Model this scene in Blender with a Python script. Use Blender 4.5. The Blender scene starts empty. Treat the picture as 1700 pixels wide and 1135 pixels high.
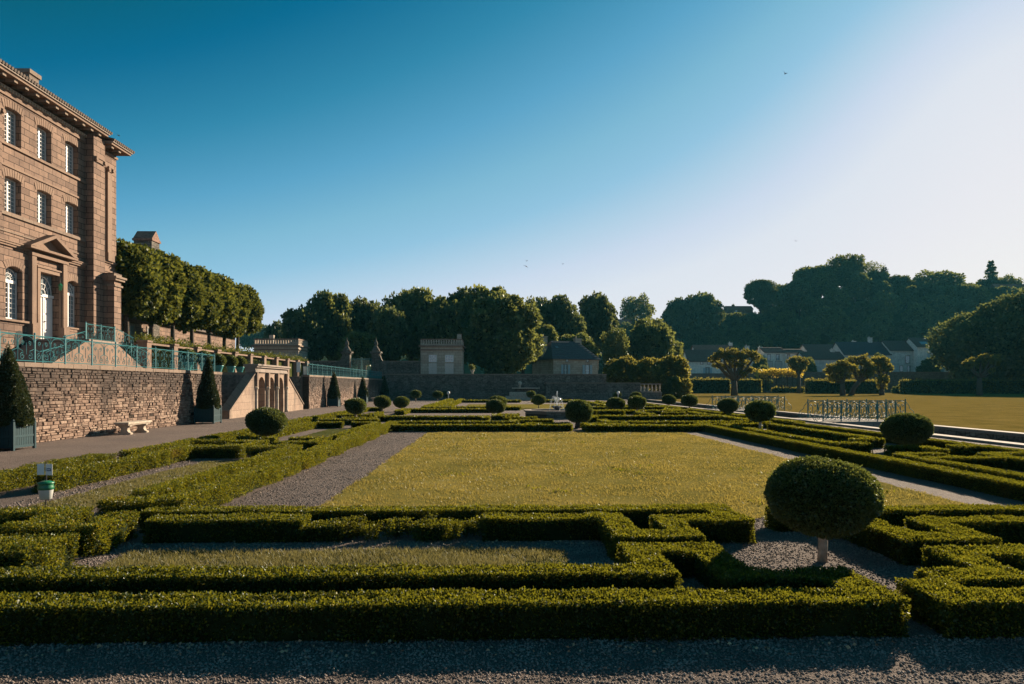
import bpy, bmesh, math, random
import numpy as np
from mathutils import Vector, Matrix

S = bpy.context.scene
COL = S.collection
R = math.radians

# ------------------------------------------------------------------ camera, sky, sun, exposure
SUN_AZ, SUN_EL = 40.0, 20.0          # azimuth from +Y towards +X
cam_d = bpy.data.cameras.new('camera')
cam_d.sensor_width = 36.0
cam_d.lens = 24.0
cam_d.shift_y = 72.5 / 1700.0
cam_d.clip_start = 0.05
cam_d.clip_end = 6000.0
cam = bpy.data.objects.new('camera', cam_d)
COL.objects.link(cam)
cam.location = (0, 0, 1.8)
cam.rotation_euler = (R(90), 0, -math.atan(27 / 1133))
S.camera = cam

world = bpy.data.worlds.new('World')
S.world = world
world.use_nodes = True
wn = world.node_tree
bg = wn.nodes['Background']
sky = wn.nodes.new('ShaderNodeTexSky')
sky.sky_type = 'NISHITA'
sky.sun_disc = False
sky.sun_elevation = R(SUN_EL)
sky.sun_rotation = R(SUN_AZ)
sky.altitude = 100
sky.air_density = 1.0
sky.dust_density = 0.2
sky.ozone_density = 6.0
# the clear evening sky: its brightness, contrasted and coloured as the photograph was developed
sep = wn.nodes.new('ShaderNodeSeparateColor')
wn.links.new(sky.outputs['Color'], sep.inputs['Color'])
ml = wn.nodes.new('ShaderNodeMath'); ml.operation = 'MULTIPLY'; ml.inputs[1].default_value = 1 / 12
pal = wn.nodes.new('ShaderNodeValToRGB')
EXPO = 1.38
def lin(*c): return tuple((x / 255 / 12.92) if x <= 10 else ((x / 255 + 0.055) / 1.055) ** 2.4 for x in c)
PAL = [(1.5, (4, 95, 122)), (1.7, (6, 106, 146)), (2.05, (50, 135, 172)), (2.5, (92, 163, 200)), (3.0, (128, 185, 213)), (3.5, (148, 196, 224)), (4.0, (178, 208, 230)),
       (4.6, (204, 218, 237)), (5.4, (223, 229, 239)), (7.0, (234, 234, 240)), (9.0, (244, 241, 240)), (12.0, (255, 250, 248))]
el = pal.color_ramp.elements
while len(el) < len(PAL): el.new(0.5)
for i_, (p_, c_) in enumerate(PAL):
    el[i_].position = p_ / 12; el[i_].color = (*lin(*c_), 1)
sc10 = wn.nodes.new('ShaderNodeVectorMath'); sc10.operation = 'SCALE'; sc10.inputs['Scale'].default_value = 10.0 / 2 ** EXPO
wn.links.new(sep.outputs['Green'], ml.inputs[0])
wn.links.new(ml.outputs[0], pal.inputs['Fac']); wn.links.new(pal.outputs['Color'], sc10.inputs[0])
wn.links.new(sc10.outputs[0], bg.inputs['Color'])
bg.inputs['Strength'].default_value = 0.1

sun_dir = Vector((math.sin(R(SUN_AZ)) * math.cos(R(SUN_EL)), math.cos(R(SUN_AZ)) * math.cos(R(SUN_EL)), math.sin(R(SUN_EL))))
sl = bpy.data.lights.new('sun', 'SUN')
sl.energy = 5.0
sl.angle = R(0.5)
sl.color = (1.0, 0.82, 0.60)
so = bpy.data.objects.new('sun', sl)
COL.objects.link(so)
so.rotation_euler = sun_dir.to_track_quat('Z', 'Y').to_euler()
so.location = (40, 40, 60)

S.view_settings.view_transform = 'Standard'
S.view_settings.look = 'None'
S.view_settings.exposure = EXPO
S.view_settings.gamma = 1.0
S.cycles.max_bounces = 5
S.cycles.diffuse_bounces = 2
S.cycles.transparent_max_bounces = 8
S.cycles.volume_bounces = 0

# ------------------------------------------------------------------ helpers
rng = np.random.default_rng(7)
random.seed(7)


def link(o, parent=None):
    COL.objects.link(o)
    if parent is not None:
        o.parent = parent
    return o


def tag(o, label=None, cat=None, group=None, kind=None):
    if label: o['label'] = label
    if cat: o['category'] = cat
    if group: o['group'] = group
    if kind: o['kind'] = kind
    return o


def thing(name, label, cat, loc=(0, 0, 0), rz=0.0, group=None):
    o = bpy.data.objects.new(name, None)
    o.empty_display_size = 0.2
    link(o)
    o.location = loc
    o.rotation_euler = (0, 0, rz)
    return tag(o, label, cat, group)


def kids(o):
    return [c for c in bpy.data.objects if c.parent == o]


def copy_tree(src, loc=None, rz=None, scale=None, label=None, group=None, cache={}):
    key = src.name
    if key not in cache:
        cache[key] = [(c, kids(c)) for c in kids(src)]
    r = src.copy(); COL.objects.link(r)
    if loc is not None: r.location = loc
    if rz is not None: r.rotation_euler = (0, 0, rz)
    if scale is not None: r.scale = scale
    if label: r['label'] = label
    if group: r['group'] = group
    for c, gs in cache[key]:
        d = c.copy(); COL.objects.link(d); d.parent = r
        for g in gs:
            e = g.copy(); COL.objects.link(e); e.parent = d
    return r


def np_mesh(name, V, quads=None, tris=None, mat=None, smooth=False):
    me = bpy.data.meshes.new(name)
    V = np.asarray(V, dtype=np.float32)
    me.vertices.add(len(V))
    me.vertices.foreach_set('co', V.ravel())
    nq = 0 if quads is None else len(quads)
    nt = 0 if tris is None else len(tris)
    loops = []
    if nq: loops.append(np.asarray(quads, dtype=np.int32).ravel())
    if nt: loops.append(np.asarray(tris, dtype=np.int32).ravel())
    L = np.concatenate(loops)
    me.loops.add(len(L))
    me.loops.foreach_set('vertex_index', L)
    tot = np.concatenate([np.full(nq, 4, np.int32), np.full(nt, 3, np.int32)])
    st = np.concatenate([[0], np.cumsum(tot)[:-1]]).astype(np.int32)
    me.polygons.add(nq + nt)
    me.polygons.foreach_set('loop_start', st)
    me.polygons.foreach_set('loop_total', tot)
    if smooth:
        me.polygons.foreach_set('use_smooth', np.ones(nq + nt, dtype=bool))
    me.update(calc_edges=True)
    if mat is not None:
        for m in (mat if isinstance(mat, (list, tuple)) else [mat]):
            me.materials.append(m)
    return me


def obj(name, me, parent=None):
    return link(bpy.data.objects.new(name, me), parent)


class MB:
    """collects polygons, builds ONE mesh object"""
    def __init__(s):
        s.v = []; s.f = []

    def poly(s, pts):
        b = len(s.v); s.v += [tuple(p) for p in pts]; s.f.append(tuple(range(b, b + len(pts))))
        return s

    def box(s, x0, x1, y0, y1, z0, z1):
        b = len(s.v)
        s.v += [(x0, y0, z0), (x1, y0, z0), (x1, y1, z0), (x0, y1, z0), (x0, y0, z1), (x1, y0, z1), (x1, y1, z1), (x0, y1, z1)]
        for q in ((3, 2, 1, 0), (4, 5, 6, 7), (0, 1, 5, 4), (1, 2, 6, 5), (2, 3, 7, 6), (3, 0, 4, 7)):
            s.f.append(tuple(b + i for i in q))
        return s

    def prism(s, prof, axis, a0, a1):
        """profile polygon (2-D, CCW) extruded along axis 'x','y' or 'z'"""
        def mk(p, a):
            if axis == 'x': return (a, p[0], p[1])
            if axis == 'y': return (p[0], a, p[1])
            return (p[0], p[1], a)
        n = len(prof); b = len(s.v)
        s.v += [mk(p, a0) for p in prof] + [mk(p, a1) for p in prof]
        s.f.append(tuple(b + i for i in range(n))[::-1])
        s.f.append(tuple(b + n + i for i in range(n)))
        for i in range(n):
            j = (i + 1) % n
            s.f.append((b + i, b + j, b + n + j, b + n + i))
        return s

    def tube(s, pts, r, sides=6, r1=None, closed=False):
        pts = [Vector(p) for p in pts]
        n = len(pts)
        if n < 2: return s
        b = len(s.v)
        up = Vector((0.13, 0.31, 0.94))
        for i, p in enumerate(pts):
            t = (pts[min(i + 1, n - 1)] - pts[max(i - 1, 0)])
            if t.length < 1e-9: t = Vector((0, 0, 1))
            t.normalize()
            a = t.cross(up)
            if a.length < 1e-3: a = t.cross(Vector((1, 0, 0)))
            a.normalize(); c = t.cross(a)
            rr = r if r1 is None else r + (r1 - r) * i / (n - 1)
            for k in range(sides):
                th = 2 * math.pi * k / sides
                q = p + a * (rr * math.cos(th)) + c * (rr * math.sin(th))
                s.v.append(tuple(q))
        for i in range(n - 1):
            for k in range(sides):
                k2 = (k + 1) % sides
                s.f.append((b + i * sides + k, b + i * sides + k2, b + (i + 1) * sides + k2, b + (i + 1) * sides + k))
        s.f.append(tuple(b + k for k in range(sides))[::-1])
        s.f.append(tuple(b + (n - 1) * sides + k for k in range(sides)))
        return s

    def lathe(s, prof, cx=0, cy=0, seg=16):
        b = len(s.v); n = len(prof)
        for (r, z) in prof:
            for k in range(seg):
                th = 2 * math.pi * k / seg
                s.v.append((cx + r * math.cos(th), cy + r * math.sin(th), z))
        for i in range(n - 1):
            for k in range(seg):
                k2 = (k + 1) % seg
                s.f.append((b + i * seg + k, b + i * seg + k2, b + (i + 1) * seg + k2, b + (i + 1) * seg + k))
        s.f.append(tuple(b + k for k in range(seg))[::-1])
        s.f.append(tuple(b + (n - 1) * seg + k for k in range(seg)))
        return s

    def mesh(s, name, mat, smooth=False):
        me = bpy.data.meshes.new(name)
        me.from_pydata(s.v, [], s.f)
        if smooth:
            me.polygons.foreach_set('use_smooth', np.ones(len(me.polygons), dtype=bool))
        me.update()
        if mat is not None: me.materials.append(mat)
        return me

    def build(s, name, mat, parent=None, smooth=False, bevel=0.0):
        o = obj(name, s.mesh(name, mat, smooth), parent)
        if bevel:
            md = o.modifiers.new('bevel', 'BEVEL'); md.width = bevel; md.segments = 2; md.limit_method = 'ANGLE'
        return o


# value noise in 3-D for shaping (numpy)
_perm = np.random.default_rng(3).random((32, 32, 32))
def vnoise(P, scale):
    Q = np.asarray(P, dtype=np.float64) * scale + 100.0
    i = np.floor(Q).astype(int); f = Q - i; f = f * f * (3 - 2 * f)
    out = 0
    for dx in (0, 1):
        for dy in (0, 1):
            for dz in (0, 1):
                w = (f[:, 0] if dx else 1 - f[:, 0]) * (f[:, 1] if dy else 1 - f[:, 1]) * (f[:, 2] if dz else 1 - f[:, 2])
                out = out + w * _perm[(i[:, 0] + dx) % 32, (i[:, 1] + dy) % 32, (i[:, 2] + dz) % 32]
    return out * 2 - 1


def unit(v):
    return v / np.maximum(np.linalg.norm(v, axis=1, keepdims=True), 1e-9)


def leaf_quads(P, N, size, outw=0.8, wid=0.34, jitter=0.35, up=0.0):
    n = len(P)
    a = unit(N * outw + rng.normal(size=(n, 3)) * 0.75 + np.array([0, 0, up]))
    b = unit(np.cross(a, rng.normal(size=(n, 3))))
    c = np.cross(a, b)
    s = (size * (1 + jitter * (rng.random(n) * 2 - 1)))[:, None]
    m = P + a * s * 0.5 - c * s * 0.10
    V = np.stack([P, m + b * s * wid, P + a * s, m - b * s * wid], axis=1).reshape(-1, 3)
    Q = np.arange(4 * n).reshape(n, 4)
    return V, Q


# ------------------------------------------------------------------ materials
def new_mat(name):
    m = bpy.data.materials.new(name); m.use_nodes = True
    nt = m.node_tree
    return m, nt, nt.nodes['Principled BSDF'], nt.nodes['Material Output']


def N(nt, t, **kw):
    n = nt.nodes.new(t)
    for k, v in kw.items():
        if k in n.inputs: n.inputs[k].default_value = v
        else: setattr(n, k, v)
    return n


def ramp(nt, fac, stops):
    r = nt.nodes.new('ShaderNodeValToRGB')
    e = r.color_ramp.elements
    while len(e) < len(stops): e.new(0.5)
    for i, (p, c) in enumerate(stops):
        e[i].position = p; e[i].color = (*c, 1)
    nt.links.new(fac, r.inputs['Fac'])
    return r


def mixc(nt, a, b, fac, blend='MIX'):
    m = nt.nodes.new('ShaderNodeMix'); m.data_type = 'RGBA'; m.blend_type = blend
    for sock, val in (('A', a), ('B', b)):
        if isinstance(val, tuple): m.inputs[sock].default_value = (*val, 1)
        else: nt.links.new(val, m.inputs[sock])
    if isinstance(fac, float): m.inputs['Factor'].default_value = fac
    else: nt.links.new(fac, m.inputs['Factor'])
    return m.outputs['Result']


def plain(name, col, rough=0.6, metal=0.0, var=0.25, scale=6.0, bump=0.0, spec=0.3):
    m, nt, p, o = new_mat(name)
    tc = N(nt, 'ShaderNodeTexCoord')
    nz = N(nt, 'ShaderNodeTexNoise', Scale=scale, Detail=5.0)
    nt.links.new(tc.outputs['Object'], nz.inputs['Vector'])
    lo = tuple(c * (1 - var) for c in col); hi = tuple(min(1, c * (1 + var)) for c in col)
    r = ramp(nt, nz.outputs['Fac'], [(0.3, lo), (0.7, hi)])
    nt.links.new(r.outputs['Color'], p.inputs['Base Color'])
    p.inputs['Roughness'].default_value = rough
    p.inputs['Metallic'].default_value = metal
    p.inputs['Specular IOR Level'].default_value = spec
    if bump:
        b = N(nt, 'ShaderNodeBump', Strength=bump, Distance=0.02)
        nt.links.new(nz.outputs['Fac'], b.inputs['Height'])
        nt.links.new(b.outputs['Normal'], p.inputs['Normal'])
    return m


def leaf_mat(name, dark, light, trans, tf=0.4, gloss=0.06, big=0.35, tip=None, brown=False):
    """leaves: per-leaf variation, large patches, light shining through"""
    m = bpy.data.materials.new(name); m.use_nodes = True
    nt = m.node_tree; nt.nodes.clear()
    out = N(nt, 'ShaderNodeOutputMaterial')
    geo = N(nt, 'ShaderNodeNewGeometry')
    tc = N(nt, 'ShaderNodeTexCoord')
    nz = N(nt, 'ShaderNodeTexNoise', Scale=big, Detail=3.0)
    nt.links.new(tc.outputs['Object'], nz.inputs['Vector'])
    r1 = ramp(nt, geo.outputs['Random Per Island'], [(0.0, dark), (1.0, light)] if tip is None else [(0.0, dark), (0.76, light), (1.0, tip)])
    base_ = r1.outputs['Color']
    if brown:
        gp = N(nt, 'ShaderNodeTexNoise', Scale=0.9, Detail=2.0); nt.links.new(geo.outputs['Position'], gp.inputs['Vector'])
        rb = ramp(nt, gp.outputs['Fac'], [(0.67, (0, 0, 0)), (0.76, (0.75, 0.75, 0.75))])
        base_ = mixc(nt, base_, (0.17, 0.085, 0.02), rb.outputs['Color'])
    oi = N(nt, 'ShaderNodeObjectInfo')
    r2 = ramp(nt, nz.outputs['Fac'], [(0.35, (0.65, 0.72, 0.75)), (0.65, (1.15, 1.1, 1.0))])
    c = mixc(nt, base_, r2.outputs['Color'], 0.75, 'MULTIPLY')
    r3 = ramp(nt, oi.outputs['Random'], [(0.0, (0.60, 0.72, 0.80)), (0.5, (0.95, 0.98, 0.95)), (1.0, (1.45, 1.30, 0.95))])
    c = mixc(nt, c, r3.outputs['Color'], 0.8, 'MULTIPLY')
    d = N(nt, 'ShaderNodeBsdfDiffuse')
    nt.links.new(c, d.inputs['Color'])
    t = N(nt, 'ShaderNodeBsdfTranslucent')
    ct = mixc(nt, c, trans, 0.6)
    nt.links.new(ct, t.inputs['Color'])
    mx = N(nt, 'ShaderNodeMixShader'); mx.inputs[0].default_value = tf
    nt.links.new(d.outputs[0], mx.inputs[1]); nt.links.new(t.outputs[0], mx.inputs[2])
    g = N(nt, 'ShaderNodeBsdfGlossy', Roughness=0.42); g.inputs['Color'].default_value = (0.9, 0.95, 0.9, 1)
    mg = N(nt, 'ShaderNodeMixShader'); mg.inputs[0].default_value = gloss
    nt.links.new(mx.outputs[0], mg.inputs[1]); nt.links.new(g.outputs[0], mg.inputs[2])
    nt.links.new(mg.outputs[0], out.inputs['Surface'])
    return m


def stone_mat(name, bw, bh, c1, c2, mortar, msize=0.012, warp=0.0, stain=0.35, bump=0.5, stain_col=(0.10, 0.085, 0.075), rough=0.9, fine=18.0, patch=0.0, rough_rows=0.0, dark_top=None, second=None):
    m, nt, p, o = new_mat(name)
    tc = N(nt, 'ShaderNodeTexCoord')
    sx = N(nt, 'ShaderNodeSeparateXYZ'); nt.links.new(tc.outputs['Object'], sx.inputs[0])
    ad = N(nt, 'ShaderNodeMath', operation='ADD')
    nt.links.new(sx.outputs['X'], ad.inputs[0]); nt.links.new(sx.outputs['Y'], ad.inputs[1])
    cb = N(nt, 'ShaderNodeCombineXYZ')
    nt.links.new(ad.outputs[0], cb.inputs['X']); nt.links.new(sx.outputs['Z'], cb.inputs['Y'])
    vec = cb.outputs[0]
    if warp:
        wz = N(nt, 'ShaderNodeTexNoise', Scale=2.6, Detail=4.0)
        nt.links.new(vec, wz.inputs['Vector'])
        vs = N(nt, 'ShaderNodeVectorMath', operation='SUBTRACT'); vs.inputs[1].default_value = (0.5, 0.5, 0.5)
        nt.links.new(wz.outputs['Color'], vs.inputs[0])
        vm = N(nt, 'ShaderNodeVectorMath', operation='SCALE'); vm.inputs['Scale'].default_value = warp
        nt.links.new(vs.outputs[0], vm.inputs[0])
        va = N(nt, 'ShaderNodeVectorMath', operation='ADD')
        nt.links.new(vec, va.inputs[0]); nt.links.new(vm.outputs[0], va.inputs[1])
        vec = va.outputs[0]
    if rough_rows:
        rz_ = N(nt, 'ShaderNodeTexNoise', Scale=1.1, Detail=2.0); nt.links.new(cb.outputs[0], rz_.inputs['Vector'])
        sp_ = N(nt, 'ShaderNodeSeparateXYZ'); nt.links.new(vec, sp_.inputs[0])
        my = N(nt, 'ShaderNodeMath', operation='MULTIPLY_ADD'); my.inputs[1].default_value = rough_rows
        nt.links.new(rz_.outputs['Fac'], my.inputs[0]); nt.links.new(sp_.outputs['Y'], my.inputs[2])
        cq = N(nt, 'ShaderNodeCombineXYZ'); nt.links.new(sp_.outputs['X'], cq.inputs['X']); nt.links.new(my.outputs[0], cq.inputs['Y'])
        vec = cq.outputs[0]
    br = N(nt, 'ShaderNodeTexBrick')
    br.offset = 0.5; br.squash = 1.0
    br.inputs['Scale'].default_value = 1.0
    br.inputs['Mortar Size'].default_value = msize
    br.inputs['Mortar Smooth'].default_value = 0.25
    br.inputs['Bias'].default_value = 0.0
    br.inputs['Brick Width'].default_value = bw
    br.inputs['Row Height'].default_value = bh
    br.inputs['Color1'].default_value = (*c1, 1); br.inputs['Color2'].default_value = (*c2, 1)
    br.inputs['Mortar'].default_value = (*mortar, 1)
    nt.links.new(vec, br.inputs['Vector'])
    col = br.outputs['Color']
    if second:
        b2 = N(nt, 'ShaderNodeTexBrick'); b2.offset = 0.4
        for k_ in ('Color1', 'Color2', 'Mortar', 'Mortar Size', 'Mortar Smooth', 'Scale'): b2.inputs[k_].default_value = br.inputs[k_].default_value
        b2.inputs['Brick Width'].default_value = second[0]; b2.inputs['Row Height'].default_value = second[1]
        nt.links.new(vec, b2.inputs['Vector'])
        nm = N(nt, 'ShaderNodeTexNoise', Scale=0.9, Detail=3.0); nt.links.new(cb.outputs[0], nm.inputs['Vector'])
        rm_ = ramp(nt, nm.outputs['Fac'], [(0.49, (0, 0, 0)), (0.51, (1, 1, 1))])
        col = mixc(nt, col, b2.outputs['Color'], rm_.outputs['Color'])
    nf = N(nt, 'ShaderNodeTexNoise', Scale=fine, Detail=8.0, Roughness=0.7)
    nt.links.new(tc.outputs['Object'], nf.inputs['Vector'])
    rf = ramp(nt, nf.outputs['Fac'], [(0.25, (0.62, 0.60, 0.58)), (0.75, (1.25, 1.22, 1.2))])
    col = mixc(nt, col, rf.outputs['Color'], 0.8, 'MULTIPLY')
    if patch:
        # a second set of joints breaks the courses up
        vq = N(nt, 'ShaderNodeMapping'); vq.inputs['Scale'].default_value = (patch, patch * 1.9, 1); nt.links.new(vec, vq.inputs['Vector'])
        ve = N(nt, 'ShaderNodeTexVoronoi', feature='DISTANCE_TO_EDGE', Scale=1.0); nt.links.new(vq.outputs[0], ve.inputs['Vector'])
        re_ = ramp(nt, ve.outputs['Distance'], [(0.0, (0.28, 0.26, 0.25)), (0.07, (1, 1, 1))])
        col = mixc(nt, col, re_.outputs['Color'], 0.85, 'MULTIPLY')
        pz = N(nt, 'ShaderNodeTexVoronoi', Scale=patch); nt.links.new(vec, pz.inputs['Vector'])
        rp = ramp(nt, pz.outputs['Color'], [(0.0, (0.55, 0.5, 0.48)), (1.0, (1.3, 1.25, 1.2))])
        col = mixc(nt, col, rp.outputs['Color'], 0.7, 'MULTIPLY')
    ns = N(nt, 'ShaderNodeTexNoise', Scale=0.7, Detail=6.0, Roughness=0.65)
    mp = N(nt, 'ShaderNodeMapping'); mp.inputs['Scale'].default_value = (1.4, 1.4, 0.45)
    nt.links.new(tc.outputs['Object'], mp.inputs['Vector']); nt.links.new(mp.outputs[0], ns.inputs['Vector'])
    rs = ramp(nt, ns.outputs['Fac'], [(0.5, (0, 0, 0)), (0.72, (1, 1, 1))])
    ms = N(nt, 'ShaderNodeMath', operation='MULTIPLY'); ms.inputs[1].default_value = stain
    nt.links.new(rs.outputs['Color'], ms.inputs[0])
    col = mixc(nt, col, stain_col, ms.outputs[0])
    if dark_top:
        # soot and lichen run down from the coping in streaks
        st = N(nt, 'ShaderNodeTexNoise', Scale=1.0, Detail=6.0, Roughness=0.7); m2 = N(nt, 'ShaderNodeMapping'); m2.inputs['Scale'].default_value = (1.1, 1.1, 0.12)
        nt.links.new(tc.outputs['Object'], m2.inputs['Vector']); nt.links.new(m2.outputs[0], st.inputs['Vector'])
        zz = N(nt, 'ShaderNodeMapRange'); zz.inputs['From Min'].default_value = dark_top[0]; zz.inputs['From Max'].default_value = dark_top[1]; zz.inputs['To Min'].default_value = -0.32; zz.inputs['To Max'].default_value = 0.42
        nt.links.new(sx.outputs['Z'], zz.inputs['Value'])
        aa = N(nt, 'ShaderNodeMath', operation='ADD'); nt.links.new(st.outputs['Fac'], aa.inputs[0]); nt.links.new(zz.outputs[0], aa.inputs[1])
        rr_ = ramp(nt, aa.outputs[0], [(0.42, (0, 0, 0)), (0.75, (1, 1, 1))])
        mm_ = N(nt, 'ShaderNodeMath', operation='MULTIPLY'); mm_.inputs[1].default_value = 0.75; nt.links.new(rr_.outputs['Color'], mm_.inputs[0])
        col = mixc(nt, col, stain_col, mm_.outputs[0])
    nt.links.new(col, p.inputs['Base Color'])
    p.inputs['Roughness'].default_value = rough
    p.inputs['Specular IOR Level'].default_value = 0.2
    inv = N(nt, 'ShaderNodeMath', operation='MULTIPLY_ADD'); inv.inputs[1].default_value = -1.0; inv.inputs[2].default_value = 1.0
    nt.links.new(br.outputs['Fac'], inv.inputs[0])
    hm = N(nt, 'ShaderNodeMath', operation='MULTIPLY_ADD'); hm.inputs[1].default_value = 0.35
    nt.links.new(nf.outputs['Fac'], hm.inputs[0]); nt.links.new(inv.outputs[0], hm.inputs[2])
    b = N(nt, 'ShaderNodeBump', Strength=bump, Distance=0.025)
    nt.links.new(hm.outputs[0], b.inputs['Height']); nt.links.new(b.outputs['Normal'], p.inputs['Normal'])
    return m


def gravel_mat(name, lo, mid, hi, scale=55.0, bump=1.0, dist=0.02):
    m, nt, p, o = new_mat(name)
    tc = N(nt, 'ShaderNodeTexCoord')
    v1 = N(nt, 'ShaderNodeTexVoronoi', Scale=scale); v1.inputs['Randomness'].default_value = 1.0
    n1 = N(nt, 'ShaderNodeTexNoise', Scale=scale * 0.22, Detail=6.0, Roughness=0.7)
    n2 = N(nt, 'ShaderNodeTexNoise', Scale=0.5, Detail=4.0)
    for n in (v1, n1, n2): nt.links.new(tc.outputs['Object'], n.inputs['Vector'])
    r1 = ramp(nt, v1.outputs['Color'], [(0.0, lo), (0.5, mid), (1.0, hi)])
    r2 = ramp(nt, n2.outputs['Fac'], [(0.3, (0.78, 0.78, 0.80)), (0.7, (1.15, 1.12, 1.1))])
    c = mixc(nt, r1.outputs['Color'], r2.outputs['Color'], 0.8, 'MULTIPLY')
    nt.links.new(c, p.inputs['Base Color'])
    p.inputs['Roughness'].default_value = 0.95
    p.inputs['Specular IOR Level'].default_value = 0.15
    sm = N(nt, 'ShaderNodeMath', operation='MULTIPLY_ADD'); sm.inputs[1].default_value = 1.6
    nt.links.new(n1.outputs['Fac'], sm.inputs[0])
    iv = N(nt, 'ShaderNodeMath', operation='MULTIPLY'); iv.inputs[1].default_value = -1.0
    nt.links.new(v1.outputs['Distance'], iv.inputs[0]); nt.links.new(iv.outputs[0], sm.inputs[2])
    b = N(nt, 'ShaderNodeBump', Strength=bump, Distance=dist)
    nt.links.new(sm.outputs[0], b.inputs['Height']); nt.links.new(b.outputs['Normal'], p.inputs['Normal'])
    return m


def lawn_mat(name, a, b, c, bump=0.8):
    m, nt, p, o = new_mat(name)
    tc = N(nt, 'ShaderNodeTexCoord')
    n1 = N(nt, 'ShaderNodeTexNoise', Scale=38.0, Detail=5.0, Roughness=0.75)
    n2 = N(nt, 'ShaderNodeTexNoise', Scale=0.55, Detail=6.0, Roughness=0.6)
    n3 = N(nt, 'ShaderNodeTexNoise', Scale=4.5, Detail=5.0, Roughness=0.7)
    for n in (n1, n2, n3): nt.links.new(tc.outputs['Object'], n.inputs['Vector'])
    r = ramp(nt, n2.outputs['Fac'], [(0.3, a), (0.52, b), (0.72, c)])
    r1 = ramp(nt, n1.outputs['Fac'], [(0.3, (0.6, 0.62, 0.6)), (0.7, (1.35, 1.3, 1.2))])
    r3 = ramp(nt, n3.outputs['Fac'], [(0.3, (0.75, 0.82, 0.8)), (0.68, (1.15, 1.1, 1.0))])
    q = mixc(nt, r.outputs['Color'], r1.outputs['Color'], 0.85, 'MULTIPLY')
    q = mixc(nt, q, r3.outputs['Color'], 0.8, 'MULTIPLY')
    nt.links.new(q, p.inputs['Base Color'])
    p.inputs['Roughness'].default_value = 0.95
    p.inputs['Specular IOR Level'].default_value = 0.0
    bb = N(nt, 'ShaderNodeBump', Strength=bump, Distance=0.03)
    nt.links.new(n1.outputs['Fac'], bb.inputs['Height']); nt.links.new(bb.outputs['Normal'], p.inputs['Normal'])
    return m


M = {}
M['gravel'] = gravel_mat('gravel', (0.080, 0.062, 0.055), (0.150, 0.116, 0.102), (0.25, 0.20, 0.175), scale=105)
M['gravel_court'] = gravel_mat('gravel court', (0.095, 0.073, 0.064), (0.160, 0.123, 0.107), (0.24, 0.19, 0.165), scale=40.0, dist=0.03)
M['pebble'] = plain('pebbles', (0.19, 0.152, 0.135), 0.9, var=0.45, scale=3.0)
M['lawn'] = lawn_mat('dry lawn', (0.110, 0.100, 0.030), (0.180, 0.150, 0.046), (0.26, 0.205, 0.075))
M['lawn_far'] = lawn_mat('far lawn', (0.118, 0.092, 0.027), (0.165, 0.122, 0.038), (0.205, 0.148, 0.054), bump=0.5)
M['strip'] = lawn_mat('strip grass', (0.050, 0.060, 0.022), (0.075, 0.080, 0.030), (0.11, 0.095, 0.038))
M['terrain'] = lawn_mat('hill ground', (0.03, 0.045, 0.02), (0.05, 0.06, 0.025), (0.07, 0.07, 0.03))
M['blade'] = leaf_mat('grass blades', (0.10, 0.092, 0.026), (0.25, 0.20, 0.065), (0.38, 0.29, 0.06), 0.45, 0.02)
M['blade_g'] = leaf_mat('strip blades', (0.07, 0.072, 0.026), (0.19, 0.165, 0.07), (0.26, 0.22, 0.07), 0.45, 0.02)
M['box'] = leaf_mat('boxwood leaves', (0.009, 0.027, 0.006), (0.046, 0.070, 0.012), (0.27, 0.25, 0.014), 0.42, 0.018, 1.2, tip=(0.30, 0.215, 0.014), brown=True)
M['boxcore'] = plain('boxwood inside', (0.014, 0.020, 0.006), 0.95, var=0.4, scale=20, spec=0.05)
M['ball'] = leaf_mat('topiary leaves', (0.018, 0.040, 0.013), (0.064, 0.092, 0.026), (0.18, 0.19, 0.03), 0.38, 0.04, 2.6, tip=(0.15, 0.155, 0.035))
M['yew'] = leaf_mat('yew needles', (0.010, 0.020, 0.010), (0.028, 0.040, 0.016), (0.07, 0.08, 0.02), 0.25, 0.04, 1.5)
M['lime'] = leaf_mat('lime leaves', (0.016, 0.034, 0.009), (0.060, 0.082, 0.018), (0.20, 0.20, 0.03), 0.38, 0.012, 0.5, tip=(0.19, 0.18, 0.03))
M['tree'] = leaf_mat('woodland leaves', (0.018, 0.044, 0.020), (0.078, 0.112, 0.040), (0.26, 0.26, 0.05), 0.44, 0.03, 0.22, tip=(0.22, 0.21, 0.07))
M['tree_dark'] = leaf_mat('dark woodland leaves', (0.016, 0.038, 0.020), (0.058, 0.088, 0.038), (0.19, 0.20, 0.05), 0.42, 0.03, 0.2, tip=(0.16, 0.165, 0.06))
M['pollard'] = leaf_mat('plane leaves', (0.016, 0.030, 0.010), (0.062, 0.074, 0.020), (0.36, 0.30, 0.05), 0.48, 0.02, 0.6, tip=(0.22, 0.185, 0.035))
M['golden'] = leaf_mat('yellow leaves', (0.30, 0.22, 0.03), (0.55, 0.42, 0.06), (0.80, 0.58, 0.07), 0.5, 0.03, 0.6)
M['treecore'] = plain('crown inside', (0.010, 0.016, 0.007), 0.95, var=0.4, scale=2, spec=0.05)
M['bark'] = plain('bark', (0.07, 0.056, 0.046), 0.95, var=0.5, scale=14, bump=0.6, spec=0.1)
M['bark_pale'] = plain('pale bark', (0.34, 0.27, 0.21), 0.9, var=0.3, scale=20, bump=0.5, spec=0.1)
M['ashlar'] = stone_mat('ashlar stone', 0.74, 0.335, (0.262, 0.176, 0.132), (0.150, 0.100, 0.078), (0.026, 0.019, 0.016), 0.018, stain=0.55, bump=0.55, fine=9, stain_col=(0.06, 0.043, 0.038))
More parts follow.
